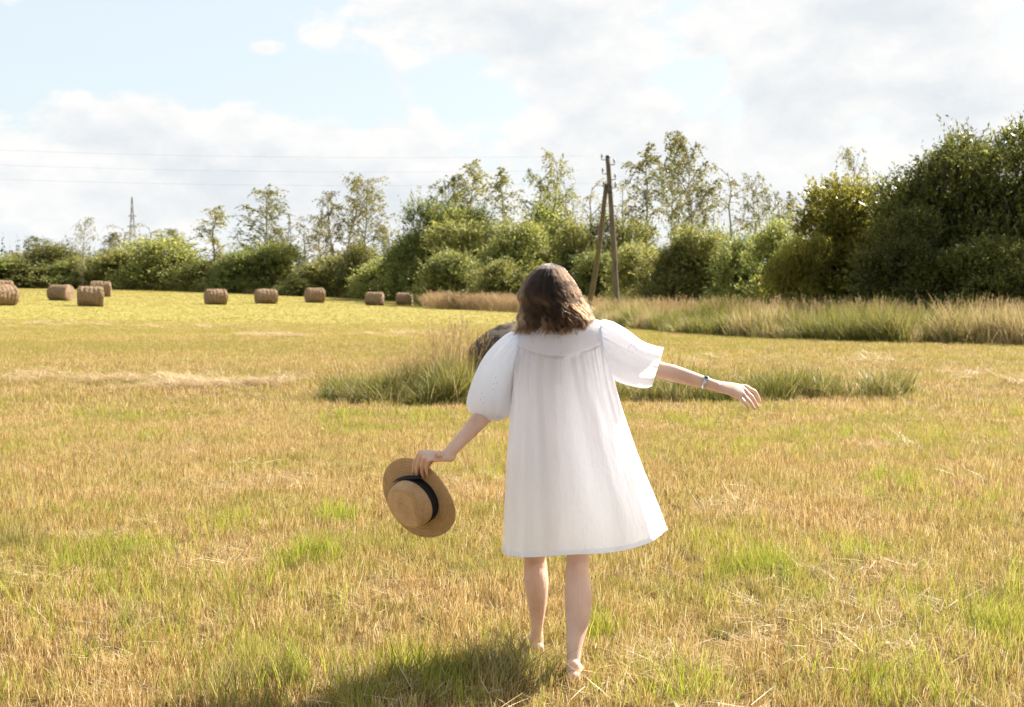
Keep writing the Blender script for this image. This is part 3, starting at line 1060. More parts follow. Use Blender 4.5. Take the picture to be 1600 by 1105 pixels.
GB = 'slender trees above the hedge'
for (k_, px, top, Y, hw, lab) in [
    (NARROW, 129, 340, 176, 17, 'narrow pointed young tree above the far left hedge'),
    (BI[4], 196, 352, 190, 26, 'sparse small birch left in front of the lattice pylon'),
    (BI[4], 236, 350, 188, 26, 'sparse small birch just right of the lattice pylon'),
    (BI[3], 62, 370, 196, 24, 'low treetop above the far hedge left of the narrow pointed tree'),
    (BI[3], 168, 364, 194, 22, 'low treetop above the far hedge between narrow pointed tree and pylon'),
    (BI[3], 284, 358, 186, 26, 'low treetop above the far hedge right of the pylon birches'),
    (BI[3], 448, 356, 180, 24, 'low treetop beside the smaller distant pylon'),
    (BI[3], 612, 352, 168, 24, 'low treetop between the birch pair and the high hedge'),
    (BI[2], 333, 322, 172, 26, 'small leafy birch standing alone above the hedge left of the spreading one'),
    (BI[0], 410, 294, 170, 44, 'spreading birch with a thin leader above the dark domed bush'),
    (BI[4], 476, 338, 172, 22, 'small thin birch between spreading birch and birch pair, left one'),
    (BI[2], 500, 336, 174, 20, 'small thin birch between spreading birch and birch pair, right one'),
    (BI[1], 533, 277, 168, 36, 'tall open birch, left of the pair above the hedge'),
    (BI[0], 566, 275, 166, 34, 'tall open birch, right of the pair above the hedge'),
    (BI[3], 700, 272, 150, 36, 'brownish leafy birch rising from the left of the high hedge'),
    (BI[2], 734, 250, 148, 30, 'tall thin birch with pointed top left of the walker\'s head'),
    (BI[2], 789, 265, 144, 30, 'slim birch between the pointed birch and the tall bare one'),
    (BI[1], 850, 236, 136, 40, 'tall birch with a bare thin leader above the walker\'s head'),
    (BI[4], 884, 272, 136, 28, 'sparse birch just right of the one with the bare leader'),
    (BI[4], 922, 282, 132, 34, 'wispy sparse birch seen behind the slanting pole brace'),
    (BI[4], 972, 290, 130, 30, 'wispy sparse birch seen just right of the pole top'),
    (BI[2], 1014, 228, 122, 34, 'dark slender birch left of the tallest birch'),
    (BI[0], 1052, 250, 126, 34, 'leafy birch tucked against the left of the tallest birch'),
    (BI[3], 1088, 208, 118, 46, 'tallest birch, full crowned, right of the utility pole'),
    (BI[4], 1140, 258, 122, 36, 'see-through sparse birch right of the tallest birch'),
    (BI[1], 1190, 272, 116, 34, 'two stemmed birch above the dark bushes right of the tallest one'),
    (BI[2], 1238, 301, 110, 16, 'small birch tip poking above the rounded dome shaped tree'),
    (NARROW, 1339, 231, 74, 26, 'narrow pointed tree rising behind the yellowish willow'),
]:
    plant_tree('birch_tree', k_, px, top, Y, hw * 1.1, lab, 'tree', GB)

GW = 'big willows on the right'
plant_tree('willow_tree', BW[1], 1335, 286, 54, 128, 'yellow green willow at the left of the big willow group', 'tree', GW, 0.4)
plant_tree('willow_tree', BW[1], 1255, 372, 52, 62, 'low yellow green willow shoots at the left foot of the big group', 'tree', GW, 2.4)
plant_tree('willow_tree', BW[0], 1500, 214, 50, 125, 'huge dark green willow at the right, left of two', 'tree', GW, 1.4)
plant_tree('willow_tree', BW[0], 1625, 200, 49, 125, 'huge dark green willow cut by the right frame edge', 'tree', GW, 3.9)
plant_tree('willow_tree', BW[0], 1420, 330, 48, 84, 'dark lower willow between the yellowish one and the huge one', 'tree', GW, 5.2)
plant_tree('willow_tree', BW[0], 1545, 372, 46.5, 100, 'low dark willow skirt in front of the huge willows', 'tree', GW, 0.9)

# far dark spruce wood on the horizon
r = np.random.default_rng(400)
groups = []
for i in range(520):
    Yf = r.uniform(430, 640)
    pxf = r.uniform(-150, 1000)
    xw = (pxf - 800) / FPX * Yf
    Hf = r.uniform(8, 15) * (1.15 if (pxf < 120 or 560 < pxf < 680) else .95)
    V, F, v = spruce_geo(r, Hf, Hf * .2, 46)
    V += np.array([xw, Yf, float(ground_z(xw, Yf)) + 2.5 * smooth01((Yf - 430) / 200)])
    groups.append((V, F, v))
me = leaf_mesh('far_wood', groups)
add('far_wood', me, M_spruce, kind='stuff', label='dark far spruce wood along the horizon', cat='wood')

# ------------------------------------------------------------------ hay bales
m, N, L = new_mat('hay_bale')
tcn = N.new('ShaderNodeTexCoord')
mp = N.new('ShaderNodeMapping'); mp.inputs['Scale'].default_value = (14, 3, 3); L.new(tcn.outputs['Object'], mp.inputs[0])
n1 = noise_node(N, L, mp.outputs[0], 2.2, 8, .7)
n2 = noise_node(N, L, tcn.outputs['Object'], 18, 6, .7)
r_ = ramp(N, [(.28, (.12, .072, .044)), (.5, (.27, .18, .115)), (.72, (.46, .34, .22))])
mm = N.new('ShaderNodeMath'); mm.operation = 'MULTIPLY_ADD'; L.new(n2.outputs['Fac'], mm.inputs[0]); mm.inputs[1].default_value = .5
ms = N.new('ShaderNodeMath'); ms.operation = 'MULTIPLY'; L.new(n1.outputs['Fac'], ms.inputs[0]); ms.inputs[1].default_value = .5
L.new(ms.outputs[0], mm.inputs[2]); L.new(mm.outputs[0], r_.inputs[0])
b = N.new('ShaderNodeBsdfPrincipled'); L.new(r_.outputs[0], b.inputs['Base Color']); b.inputs['Roughness'].default_value = .85; b.inputs['Specular IOR Level'].default_value = .15
bp = N.new('ShaderNodeBump'); bp.inputs['Strength'].default_value = 1; bp.inputs['Distance'].default_value = .06
L.new(mm.outputs[0], bp.inputs['Height']); L.new(bp.outputs[0], b.inputs['Normal'])
o = N.new('ShaderNodeOutputMaterial'); L.new(b.outputs[0], o.inputs['Surface'])
M_bale = m
M_strand = simple_mat('hay_strand', (.28, .18, .09), (.50, .36, .20), 10, .8, .15)


def bale_meshes(seed):
    r = np.random.default_rng(seed)
    Lh, R, ns, nt = .74, .62, 44, 72
    s_ = np.linspace(-1, 1, ns)
    th = np.linspace(0, 2 * math.pi, nt, endpoint=False)
    S, T = np.meshgrid(s_, th, indexing='ij')
    rings = .015 * np.cos(S * 5.5 * math.pi + .7 * np.sin(T * 2 + seed))
    Rr = R * (1 - .10 * np.abs(S) ** 9) + rings + .09 * (fbm(S * 2.2 + 9, np.cos(T) * 3 + 5 * np.sin(T), seed) - .5) + .05 * (fbm(S * 14, T * 8, seed + 3, 2) - .5)
    zc = np.sin(T) * Rr
    zc = np.where(zc < -.93 * R, -.93 * R + (zc + .93 * R) * .2, zc)
    V = np.stack([S * Lh * (1 + .02 * np.sin(3 * T)), np.cos(T) * Rr * 1.03, zc + .93 * R], -1).reshape(-1, 3)
    ii = np.arange(ns * nt).reshape(ns, nt); jj = np.roll(ii, -1, 1)
    F = np.stack([ii[:-1], jj[:-1], jj[1:], ii[1:]], -1).reshape(-1, 4)
    body = mesh_np('roll', V, F, smooth=True); body.materials.append(M_bale)
    ends = []
    for sg in (-1, 1):
        nr = 16
        rad = np.linspace(0, 1, nr)
        RR, TT = np.meshgrid(rad, th, indexing='ij')
        edge = V.reshape(ns, nt, 3)[0 if sg < 0 else -1]
        bulge = sg * (.05 * (1 - RR ** 2) + .012 * np.sin(RR * 34 + TT) * (RR > .08) + .03 * (fbm(RR * 9 * np.cos(TT) + 20, RR * 9 * np.sin(TT) + 20, seed + sg) - .5))
        c = edge.mean(0)
        E = c + (edge - c)[None] * RR[..., None]
        E[..., 0] += bulge * (RR < .999)
        ii2 = np.arange(nr * nt).reshape(nr, nt); jj2 = np.roll(ii2, -1, 1)
        F2 = np.stack([ii2[:-1], jj2[:-1], jj2[1:], ii2[1:]], -1).reshape(-1, 4)
        me = mesh_np('end_face', E.reshape(-1, 3), F2, smooth=True); me.materials.append(M_bale)
        ends.append(me)
    # loose strands
    n = 1600
    t = r.uniform(0, 6.283, n); ss = r.uniform(-1, 1, n)
    base = np.stack([ss * Lh, np.cos(t) * R * 1.02, np.sin(t) * R * .99 + .93 * R], -1)
    base[:, 2] = np.maximum(base[:, 2], .01)
    nrm = np.stack([np.zeros(n), np.cos(t), np.sin(t)], -1)
    tang = np.stack([r.normal(0, .35, n), -np.sin(t), np.cos(t)], -1) * r.choice([-1, 1], n)[:, None]
    Vk, Fk, _ = kites(base, tang + nrm * r.uniform(.0, .5, n)[:, None], r.uniform(.08, .22, n), .016, r)
    st = mesh_np('strands', Vk, Fk); st.materials.append(M_strand)
    return body, ends, st


BALES = [bale_meshes(i) for i in (1, 2, 3, 4, 6)]
for i, (px, foot, Y, rz, lab) in enumerate([
    (3, 481, 83, 1.0, 'hay bale cut by the left frame edge, nearer one'),
    (4, 462, 112, .5, 'hay bale peeping above the one at the left frame edge'),
    (95, 470, 99, -.32, 'round hay bale standing alone, second group from the left'),
    (141, 480, 87, .35, 'near round hay bale with the edge of another showing behind'),
    (157, 462, 118, .30, 'hay bale half hidden behind the nearer one on the left'),
    (337, 476, 102, .52, 'hay bale in the middle of the field, leftmost of the row of five'),
    (416, 475, 111, .50, 'hay bale second from left in the row of five'),
    (492, 476, 121, .50, 'hay bale third in the row of five, its left end in view'),
    (585, 475, 117, -.12, 'hay bale second from right in the row of five'),
    (632, 474, 122, -.10, 'rightmost and smallest hay bale of the row, left of the walker'),
]):
    c = P(px, 440, Y)
    root = bpy.data.objects.new('hay_bale', None)
    COL.objects.link(root)
    root.location = (c[0], Y, float(ground_z(c[0], Y)) - .02)
    root.rotation_euler = (0, 0, rz)
    q = 1.0 + .03 * math.sin(i * 2.1) - (.08 if i > 7 else 0)
    root.scale = (q * (1.02 + .05 * math.sin(i * 3.3)), q * 1.02, q * (1.0 + .05 * math.cos(i * 1.7)))
    root.rotation_euler = (0, .02 * math.sin(i * 5.0), rz)
    tag(root, lab, 'hay bale', 'round hay bales on the field')
    body, ends, st = BALES[i % 5]
    add('roll', body, None, root)
    add('end_face', ends[0], None, root)
    add('end_face', ends[1], None, root)
    add('strands', st, None, root)

# ------------------------------------------------------------------ boulder
bm_r = np.random.default_rng(500)
nt, npz = 72, 44
T, Q = np.meshgrid(np.linspace(0, 2 * math.pi, nt, endpoint=False), np.linspace(0, 1, npz), indexing='xy')
ph = Q * math.pi
ux, uy, uz = np.sin(ph) * np.cos(T), np.sin(ph) * np.sin(T), np.cos(ph)
rad = 1 + .22 * (fbm(ux * 1.6 + 5, uy * 1.6 + uz * 1.9 + 3, 1) - .5) + .14 * (fbm(ux * 5 + uz * 2 + 9, uy * 5 + 7, 2) - .5) + .05 * (fbm(ux * 14 + uz * 6 + 30, uy * 14 + uz * 5 + 30, 4) - .5)
sq = 3.0
V = np.stack([np.sign(ux) * np.abs(ux) ** .85 * 1.02 * rad, np.sign(uy) * np.abs(uy) ** .85 * .8 * rad, uz * .62 * rad + .48], -1).reshape(-1, 3)
ii = np.arange(nt * npz).reshape(npz, nt); jj = np.roll(ii, -1, 1)
F = np.stack([ii[:-1], ii[1:], jj[1:], jj[:-1]], -1).reshape(-1, 4)
M_rock = simple_mat('dark_rock', (.042, .030, .021), (.120, .084, .060), 5, .8, .3, .9, 22)
cb = P(842, 440, 20.6)
bo = add('boulder', mesh_np('boulder', V, F, smooth=True), M_rock, label='dark brown rounded boulder half hidden behind the left sleeve', cat='boulder',
         loc=(cb[0], 20.6, float(ground_z(cb[0], 20.6)) - .08))
bo.scale = (1.0, 1.0, 1.0)

# ------------------------------------------------------------------ utility pole, wires, pylons
M_wood = simple_mat('weathered_wood', (.07, .055, .045), (.19, .15, .12), 3, .85, .2, .5, 40, stretch=(6, 6, .5))
M_iron = simple_mat('dark_iron', (.03, .03, .032), (.07, .065, .06), 20, .6, .4, 0)
M_porc = simple_mat('insulator_porcelain', (.30, .28, .26), (.45, .43, .40), 10, .35, .5, 0)
YP = 72.0
foot = P(966, 440, YP)
zb = float(ground_z(foot[0], YP))
pole = bpy.data.objects.new('utility_pole', None); COL.objects.link(pole)
pole.location = (foot[0], YP, zb)
tag(pole, 'leaning wooden utility pole with a slanting brace, in front of the hedge', 'utility pole')
topw = P(949.5, 246, YP) - np.array(pole.location)
base = np.array([0, 0, -.6])
mb = MB(); mb.put(*tube(catmull([base, topw * .5 + np.array([.02, 0, 0]), topw], 10), np.linspace(.155, .115, 10), 14))
add('post', mb.mesh('post'), M_wood, pole)
jn = topw * .80
bft = P(914, 440, YP + 5.0) - np.array(pole.location); bft[2] = float(ground_z(foot[0] - 1.5, YP + 5)) - zb - .5
mb = MB(); mb.put(*tube(catmull([bft, (bft + jn) / 2, jn + np.array([-.16, .16, .35])], 8), np.linspace(.15, .11, 8), 14))
add('brace', mb.mesh('brace'), M_wood, pole)
for f in (.79, .83):
    q = topw * f
    mb = MB()
    mb.put(*tube([q + np.array([0, 0, -.05]), q + np.array([0, 0, .05])], [.15, .15], 14))
    add('iron_band', mb.mesh('iron_band'), M_iron, pole)
INS = []
for f, sx in ((.985, -1), (.955, 1), (.90, -1), (.865, 1), (.82, -1), (.815, 1)):
    q = topw * f
    e = q + np.array([sx * .30, 0, .0]); u = e + np.array([0, 0, .16])
    mb = MB(); mb.put(*tube([q, e, e + np.array([sx * .03, 0, .05]), u], [.022, .022, .022, .022], 6))
    hk = add('hook', mb.mesh('hook'), M_iron, pole)
    mb = MB(); mb.put(*tube([u + np.array([0, 0, -.04]), u, u + np.array([0, 0, .05]), u + np.array([0, 0, .10]), u + np.array([0, 0, .14])], [.05, .065, .05, .055, .03], 10))
    add('insulator', mb.mesh('insulator'), M_porc, hk)
    INS.append(u + np.array(pole.location) + np.array([0, 0, .05]))
mb = MB(); q = topw; mb.put(*tube([q + np.array([0, 0, -.02]), q + np.array([0, 0, .10])], [.125, .09], 12))
add('cap', mb.mesh('cap'), M_iron, pole)
M_wire = simple_mat('wire', (.12, .12, .13), (.2, .2, .2), 4, .5, .4, 0)
WL = [(0, 'highest overhead wire running left from the pole top'), (2, 'second overhead wire running left from the pole'),
      (4, 'lowest overhead wire running left from the pole')]
for k_, lab in WL:
    a = INS[k_]; e = a + np.array([-46, -8, .55])
    t = np.linspace(0, 1, 24)
    pts = a[None] * (1 - t[:, None]) + e[None] * t[:, None]
    pts[:, 2] -= 4 * .55 * t * (1 - t)
    mb = MB(); mb.put(*tube(pts, [.0028] * 24, 5)); add('overhead_wire', mb.mesh('wire'), M_wire, None, lab, 'wire', 'overhead wires of the pole')
for k_, lab in ((1, 'upper overhead wire running right from the pole'), (3, 'lower overhead wire running right from the pole')):
    a = INS[k_]; e = a + np.array([30, 44, -.2])
    t = np.linspace(0, 1, 24)
    pts = a[None] * (1 - t[:, None]) + e[None] * t[:, None]
    pts[:, 2] -= 4 * .6 * t * (1 - t)
    mb = MB(); mb.put(*tube(pts, [.0028] * 24, 5)); add('overhead_wire', mb.mesh('wire'), M_wire, None, lab, 'wire', 'overhead wires of the pole')

M_steel = simple_mat('galvanised_steel', (.22, .23, .24), (.32, .33, .34), 2, .5, .5, 0)


def pylon(px, top, Y, w, lab):
    c = P(px, 440, Y); z0 = float(ground_z(c[0], Y)); H = float(P(px, top, Y)[2]) - z0
    root = bpy.data.objects.new('lattice_pylon', None); COL.objects.link(root); root.location = (c[0], Y, z0)
    tag(root, lab, 'pylon', 'lattice pylons on the skyline')
    lv = np.linspace(0, 1, 11)
    hw = w * (1 - lv) ** 1.3 + .12
    th_ = .08
    for sx, sy in ((-1, -1), (1, -1), (1, 1), (-1, 1)):
        mb = MB(); mb.put(*tube([(sx * hw[i], sy * hw[i], lv[i] * H) for i in range(11)], [th_] * 11, 4))
        add('leg', mb.mesh('leg', False), M_steel, root)
    mb = MB()
    for i in range(10):
        z0_, z1_ = lv[i] * H, lv[i + 1] * H
        for sg in (-1, 1):
            for (A, B_) in (((-1, sg), (1, sg)), ((sg, -1), (sg, 1))):
                p = np.array([A[0] * hw[i], A[1] * hw[i], z0_]); q = np.array([B_[0] * hw[i + 1], B_[1] * hw[i + 1], z1_])
                p2 = np.array([B_[0] * hw[i], B_[1] * hw[i], z0_]); q2 = np.array([A[0] * hw[i + 1], A[1] * hw[i + 1], z1_])
                mb.put(*tube([p, q], [.045, .045], 4)); mb.put(*tube([p2, q2], [.045, .045], 4))
    add('bracing', mb.mesh('bracing', False), M_steel, root, kind='stuff')
    for f, wl_ in ((.66, 1.5), (.78, 1.2)):
        mb = MB(); mb.put(*tube([(-wl_, 0, f * H + .1), (0, 0, f * H + .5), (wl_, 0, f * H + .1)], [.07, .1, .07], 4)); mb.put(*tube([(-wl_, 0, f * H), (wl_, 0, f * H)], [.08, .08], 4))
        add('cross_arm', mb.mesh('cross_arm', False), M_steel, root)


pylon(208, 308, 420, 1.8, 'tall lattice pylon on the skyline at the left')
pylon(453, 334, 520, 1.6, 'smaller distant lattice pylon on the skyline beside the spreading birch')

# ------------------------------------------------------------------ the walker
person = bpy.data.objects.new('person', None)
COL.objects.link(person)
person.location = (.2, 5.8, 0)
tag(person, 'person in a loose white dress walking away barefoot, arms spread, hat in hand', 'person')
PO = np.array(person.location)

m, N, L = new_mat('skin')
tcn = N.new('ShaderNodeTexCoord')
n1 = noise_node(N, L, tcn.outputs['Object'], 9, 5, .6)
r_ = ramp(N, [(.25, (.53, .31, .225)), (.5, (.62, .40, .30)), (.75, (.69, .46, .36))])
L.new(n1.outputs['Fac'], r_.inputs[0])
b = N.new('ShaderNodeBsdfPrincipled')
L.new(r_.outputs[0], b.inputs['Base Color'])
b.inputs['Roughness'].default_value = .48
b.inputs['Specular IOR Level'].default_value = .4
b.inputs['Subsurface Weight'].default_value = .25
b.inputs['Subsurface Radius'].default_value = (1, .35, .2)
b.inputs['Subsurface Scale'].default_value = .012
n2 = noise_node(N, L, tcn.outputs['Object'], 160, 4, .6)
bp = N.new('ShaderNodeBump'); bp.inputs['Strength'].default_value = .12; bp.inputs['Distance'].default_value = .003
L.new(n2.outputs['Fac'], bp.inputs['Height']); L.new(bp.outputs[0], b.inputs['Normal'])
o = N.new('ShaderNodeOutputMaterial'); L.new(b.outputs[0], o.inputs['Surface'])
M_skin = m

body = MB()


def limb(pts, radii, n=24, hint=(0, 1, 0), seg=20):
    pts = np.array([np.asarray(p, float) for p in pts])
    R = np.array([(q, q) if np.isscalar(q) else q for q in radii], float)
    body.put(*tube(catmull(pts, n), [tuple(q) for q in catmull(R, n)], seg, hint, True))


# torso (hint direction = depth): radii (depth, width)
limb([P(876, 742, 5.86), P(876, 705, 5.87), P(874, 655, 5.86), P(873, 600, 5.855), P(872, 562, 5.85), P(871, 538, 5.85), P(871, 520, 5.85)],
     [(.095, .13), (.105, .165), (.085, .13), (.09, .132), (.085, .14), (.068, .125), (.05, .07)], 40)
# neck and head
limb([P(872, 530, 5.85), P(871, 505, 5.845), P(868, 480, 5.84)], [.052, .048, .05], 12)
HC = P(867, 464, 5.835)
ht = np.array([-.04, .10, 1.0]); ht /= np.linalg.norm(ht)           # head axis
fw = np.array([-.25, .96, -.10]); fw -= ht * (fw @ ht); fw /= np.linalg.norm(fw)   # looks away, a little to the left
hs = np.cross(fw, ht)


def hp(s_, f_, u_):
    return HC + hs * s_ + fw * f_ + ht * u_


def blob(c, ra, ax=None, seg=24):
    ax = ax if ax is not None else (hs, fw, ht)
    th = np.linspace(0, 2 * math.pi, seg, endpoint=False); phh = np.linspace(.06, math.pi - .06, seg // 2 + 2)
    A, B_ = np.meshgrid(th, phh)
    V = c + ax[0] * (np.sin(B_) * np.cos(A) * ra[0])[..., None] + ax[1] * (np.sin(B_) * np.sin(A) * ra[1])[..., None] + ax[2] * (np.cos(B_) * ra[2])[..., None]
    nr = len(phh)
    F = []
    for i in range(nr - 1):
        for j in range(seg):
            k = (j + 1) % seg
            F.append((i * seg + j, (i + 1) * seg + j, (i + 1) * seg + k, i * seg + k))
    F.append(tuple(range(seg))); F.append(tuple(reversed(range((nr - 1) * seg, nr * seg))))
    body.put(V.reshape(-1, 3), F)


blob(hp(0, -.010, .022), (.073, .092, .088))            # skull
blob(hp(0, .020, -.035), (.060, .066, .075))            # face
blob(hp(0, .052, -.088), (.030, .030, .024))            # chin
blob(hp(0, .078, .020), (.050, .014, .014))             # brow
blob(hp(-.034, .060, -.022), (.022, .022, .02)); blob(hp(.034, .060, -.022), (.022, .022, .02))   # cheeks
limb([hp(0, .082, .012), hp(0, .094, -.012), hp(0, .106, -.032)], [.008, .010, .013], 8, hs)
blob(hp(-.012, .092, -.034), (.009, .010, .008)); blob(hp(.012, .092, -.034), (.009, .010, .008))
blob(hp(0, .080, -.056), (.022, .012, .006)); blob(hp(0, .079, -.067), (.019, .012, .007))           # lips
for sg in (-1, 1):
    blob(hp(sg * .075, -.004, -.008), (.010, .020, .032))      # ears

# legs (hint = depth)
limb([P(845, 715, 5.88), P(841, 790, 5.98), P(836, 862, 6.06), P(836.5, 885, 6.07), P(838, 912, 6.05), P(839.5, 945, 6.045), P(839, 975, 6.04), P(838.5, 1000, 6.04)],
     [(.088, .082), (.078, .068), (.056, .0505), (.055, .050), (.060, .0525), (.047, .040), (.032, .0275), (.030, .0245)], 60)
limb([P(907, 715, 5.86), P(904, 795, 5.84), P(903, 868, 5.79), P(902, 895, 5.765), P(903.5, 932, 5.725), P(902.5, 968, 5.67), P(897.5, 1012, 5.60), P(895.5, 1048, 5.56)],
     [(.088, .082), (.076, .065), (.053, .0480), (.053, .0480), (.062, .0560), (.055, .049), (.034, .0305), (.031, .0245)], 60)


def foot_(ank, yaw, raise_):
    """barefoot: heel, instep, ball and five toes; ank = ankle centre"""
    f = np.array([math.sin(yaw), math.cos(yaw), 0]); s_ = np.array([f[1], -f[0], 0]); u = np.array([0, 0, 1.])
    z0 = ank[2]
    limb([ank + u * .03, ank - u * .01 - f * .006, ank - u * (z0 - .030 - raise_) - f * .022], [.029, (.034, .03), (.031, .029)], 10, f)
    ball = ank + f * .135; ball[2] = .026
    heel = ank - f * .012; heel[2] = .034 + raise_
    limb([heel, (heel + ball) / 2 + u * .018 + f * .01, ball], [(.030, .028), (.026, .034), (.017, .042)], 16, (0, 0, 1))
    limb([ank + u * .005 + f * .01, ank + f * .06 - u * (z0 - .058 - raise_ * .6), ball + u * .004], [.028, (.024, .030), (.012, .036)], 12, (0, 0, 1))
    for i, (dx, ln, rr_) in enumerate(((-.031, .052, .0115), (-.012, .050, .0085), (.004, .046, .008), (.018, .040, .0078), (.031, .033, .0075))):
        sgn = 1 if yaw > 0 else -1
        b0 = ball + s_ * dx * sgn + f * .005
        b1 = b0 + f * ln * .6 + u * .004; b2 = b0 + f * ln - u * .006
        limb([b0, b1, b2], [rr_ * 1.05, rr_, rr_ * .9], 8, (0, 0, 1), 10)


foot_(P(838.5, 1004, 6.04), -.12, .0)
foot_(P(895.5, 1052, 5.555), .10, .012)

# arms
SHL, ELL, WRL = P(822, 536, 5.84), P(776, 628, 5.775), P(697, 713, 5.66)
limb([P(850, 538, 5.85), SHL, SHL * .5 + ELL * .5, ELL, ELL * .72 + WRL * .28, ELL * .35 + WRL * .65, WRL], [.05, .047, .040, .035, .0365, .029, (.0235, .0235)], 40)
SHR, ELR, WRR = P(926, 522, 5.84), P(1026, 576, 5.82), P(1120, 603.5, 5.78)
limb([P(895, 530, 5.85), SHR, SHR * .5 + ELR * .5, ELR, ELR * .72 + WRR * .28, ELR * .35 + WRR * .65, WRR], [.05, .046, .040, .0345, .0355, .0285, (.026, .0215)], 40)

# right hand: relaxed, back up, fingers drooping
KN = [P(1163, 604, 5.795), P(1161, 608.5, 5.775), P(1158, 613.5, 5.758), P(1153.5, 619, 5.745)]
PIP = [P(1179, 612, 5.795), P(1174.5, 620, 5.768), P(1170, 626, 5.748), P(1163, 629.5, 5.735)]
TIP = [P(1188, 628.5, 5.79), P(1184, 636, 5.762), P(1178.5, 638.5, 5.742), P(1169, 637.5, 5.730)]
wr = WRR
ctr = sum(KN) / 4
limb([wr - (ctr - wr) * .15, wr * .6 + ctr * .4, wr * .25 + ctr * .75, ctr], [(.022, .024), (.016, .035), (.0145, .040), (.011, .038)], 16, np.cross(ctr - wr, KN[0] - KN[3]))
for k, p_, t_, rr_ in zip(KN, PIP, TIP, (.0085, .0088, .0083, .0072)):
    mid = p_ * .5 + t_ * .5 + (p_ - k) * .06
    limb([wr * .45 + k * .55, k, k * .45 + p_ * .55, p_, mid, t_], [rr_ * .9, rr_ * 1.15, rr_ * .98, rr_ * 1.02, rr_ * .9, rr_ * .75], 22, (0, 1, 0), 12)
limb([wr * .7 + KN[0] * .3 + np.array([0, .012, -.012]), P(1140, 613, 5.81), P(1154, 621, 5.80), P(1163, 628, 5.79)], [.015, .0125, .0105, .008], 18, (0, 1, 0), 12)

# the hat's plane, for the hand that grips its brim
HAT_N = np.array([-.55, -.755, -.355]); HAT_N /= np.linalg.norm(HAT_N)
HAT_C = P(653.5, 778, 5.713)


def on_brim(px, py, off):
    """point of the brim plane seen at a pixel, lifted off along the crown direction"""
    a = np.array([0, 0, CAM_Z]); d = P(px, py, 1.0) - a
    t = ((HAT_C - a) @ HAT_N) / (d @ HAT_N)
    return a + d * t + HAT_N * off


KL = [on_brim(661, 704.5, .012), on_brim(666.5, 705.5, .024), on_brim(672, 708.5, .030), on_brim(677.5, 713, .030)]
PL = [on_brim(654, 717, .024), on_brim(659.5, 721, .028), on_brim(666.5, 723, .030), on_brim(673, 724.5, .028)]
TL = [on_brim(648.5, 736, .012), on_brim(654.5, 741, .012), on_brim(664, 743, .012), on_brim(671, 741, .012)]
ctr = sum(KL) / 4
wr = WRL
limb([wr - (ctr - wr) * .2, wr * .6 + ctr * .4, wr * .25 + ctr * .75, ctr], [(.022, .024), (.016, .033), (.0145, .038), (.011, .036)], 16, np.cross(ctr - wr, KL[0] - KL[3]))
for k, p_, t_, rr_ in zip(KL, PL, TL, (.0082, .0086, .0082, .0072)):
    mid = p_ * .5 + t_ * .5 + HAT_N * .004
    limb([wr * .45 + k * .55, k, k * .5 + p_ * .5 + HAT_N * .003, p_, mid, t_], [rr_ * .9, rr_ * 1.15, rr_, rr_ * 1.03, rr_ * .9, rr_ * .78], 22, (0, 1, 0), 12)
limb([wr * .75 + ctr * .25, on_brim(681, 712, -.012), on_brim(671, 722, -.018), on_brim(664, 733, -.016)], [.016, .014, .0105, .008], 18, (0, 1, 0), 12)

raw = body.mesh('body_raw')
tmp = bpy.data.objects.new('body_raw', raw)
COL.objects.link(tmp)
md = tmp.modifiers.new('r', 'REMESH'); md.mode = 'VOXEL'; md.voxel_size = .0032
md = tmp.modifiers.new('s', 'SMOOTH'); md.factor = .5; md.iterations = 3
dg = bpy.context.evaluated_depsgraph_get()
dg.update()
bme = bpy.data.meshes.new_from_object(tmp.evaluated_get(dg))
bpy.data.objects.remove(tmp)
bme.name = 'body'
bme.materials.clear()
bme.transform(Matrix.Translation(-Vector(PO)))
bme.polygons.foreach_set('use_smooth', np.ones(len(bme.polygons), dtype=bool))
add('body', bme, M_skin, person)
M_eye = simple_mat('eye', (.7, .68, .65), (.75, .73, .7), 5, .2, .5, 0)
for sg in (-1, 1):
    mb = MB()
    c = hp(sg * .031, .068, -.002) - PO
    mb.put(*tube([c - fw * .010, c - fw * .006, c, c + fw * .006, c + fw * .010], [.003, .010, .012, .010, .003], 12))
    add('eye', mb.mesh('eye'), M_eye, person)

# ---- dress
m, N, L = new_mat('white_cotton')
tcn = N.new('ShaderNodeTexCoord')
mp = N.new('ShaderNodeMapping'); mp.inputs['Scale'].default_value = (9, 9, 3.2); L.new(tcn.outputs['Object'], mp.inputs[0])
n1 = noise_node(N, L, mp.outputs[0], 1.3, 5, .6)
n2 = noise_node(N, L, tcn.outputs['Object'], 420, 2, .5)
sm = N.new('ShaderNodeMath'); sm.operation = 'MULTIPLY_ADD'; L.new(n2.outputs['Fac'], sm.inputs[0]); sm.inputs[1].default_value = .03; L.new(n1.outputs['Fac'], sm.inputs[2])
bp = N.new('ShaderNodeBump'); bp.inputs['Strength'].default_value = .55; bp.inputs['Distance'].default_value = .02
L.new(sm.outputs[0], bp.inputs['Height'])
b = N.new('ShaderNodeBsdfPrincipled'); b.inputs['Base Color'].default_value = (.90, .92, .98, 1); b.inputs['Roughness'].default_value = .8
b.inputs['Specular IOR Level'].default_value = .15; b.inputs['Sheen Weight'].default_value = .1
L.new(bp.outputs[0], b.inputs['Normal'])
t = N.new('ShaderNodeBsdfTranslucent'); t.inputs['Color'].default_value = (.89, .92, .98, 1); L.new(bp.outputs[0], t.inputs['Normal'])
mx = N.new('ShaderNodeMixShader'); mx.inputs[0].default_value = .58
L.new(b.outputs[0], mx.inputs[1]); L.new(t.outputs[0], mx.inputs[2])
o = N.new('ShaderNodeOutputMaterial'); L.new(mx.outputs[0], o.inputs['Surface'])
M_cloth = m

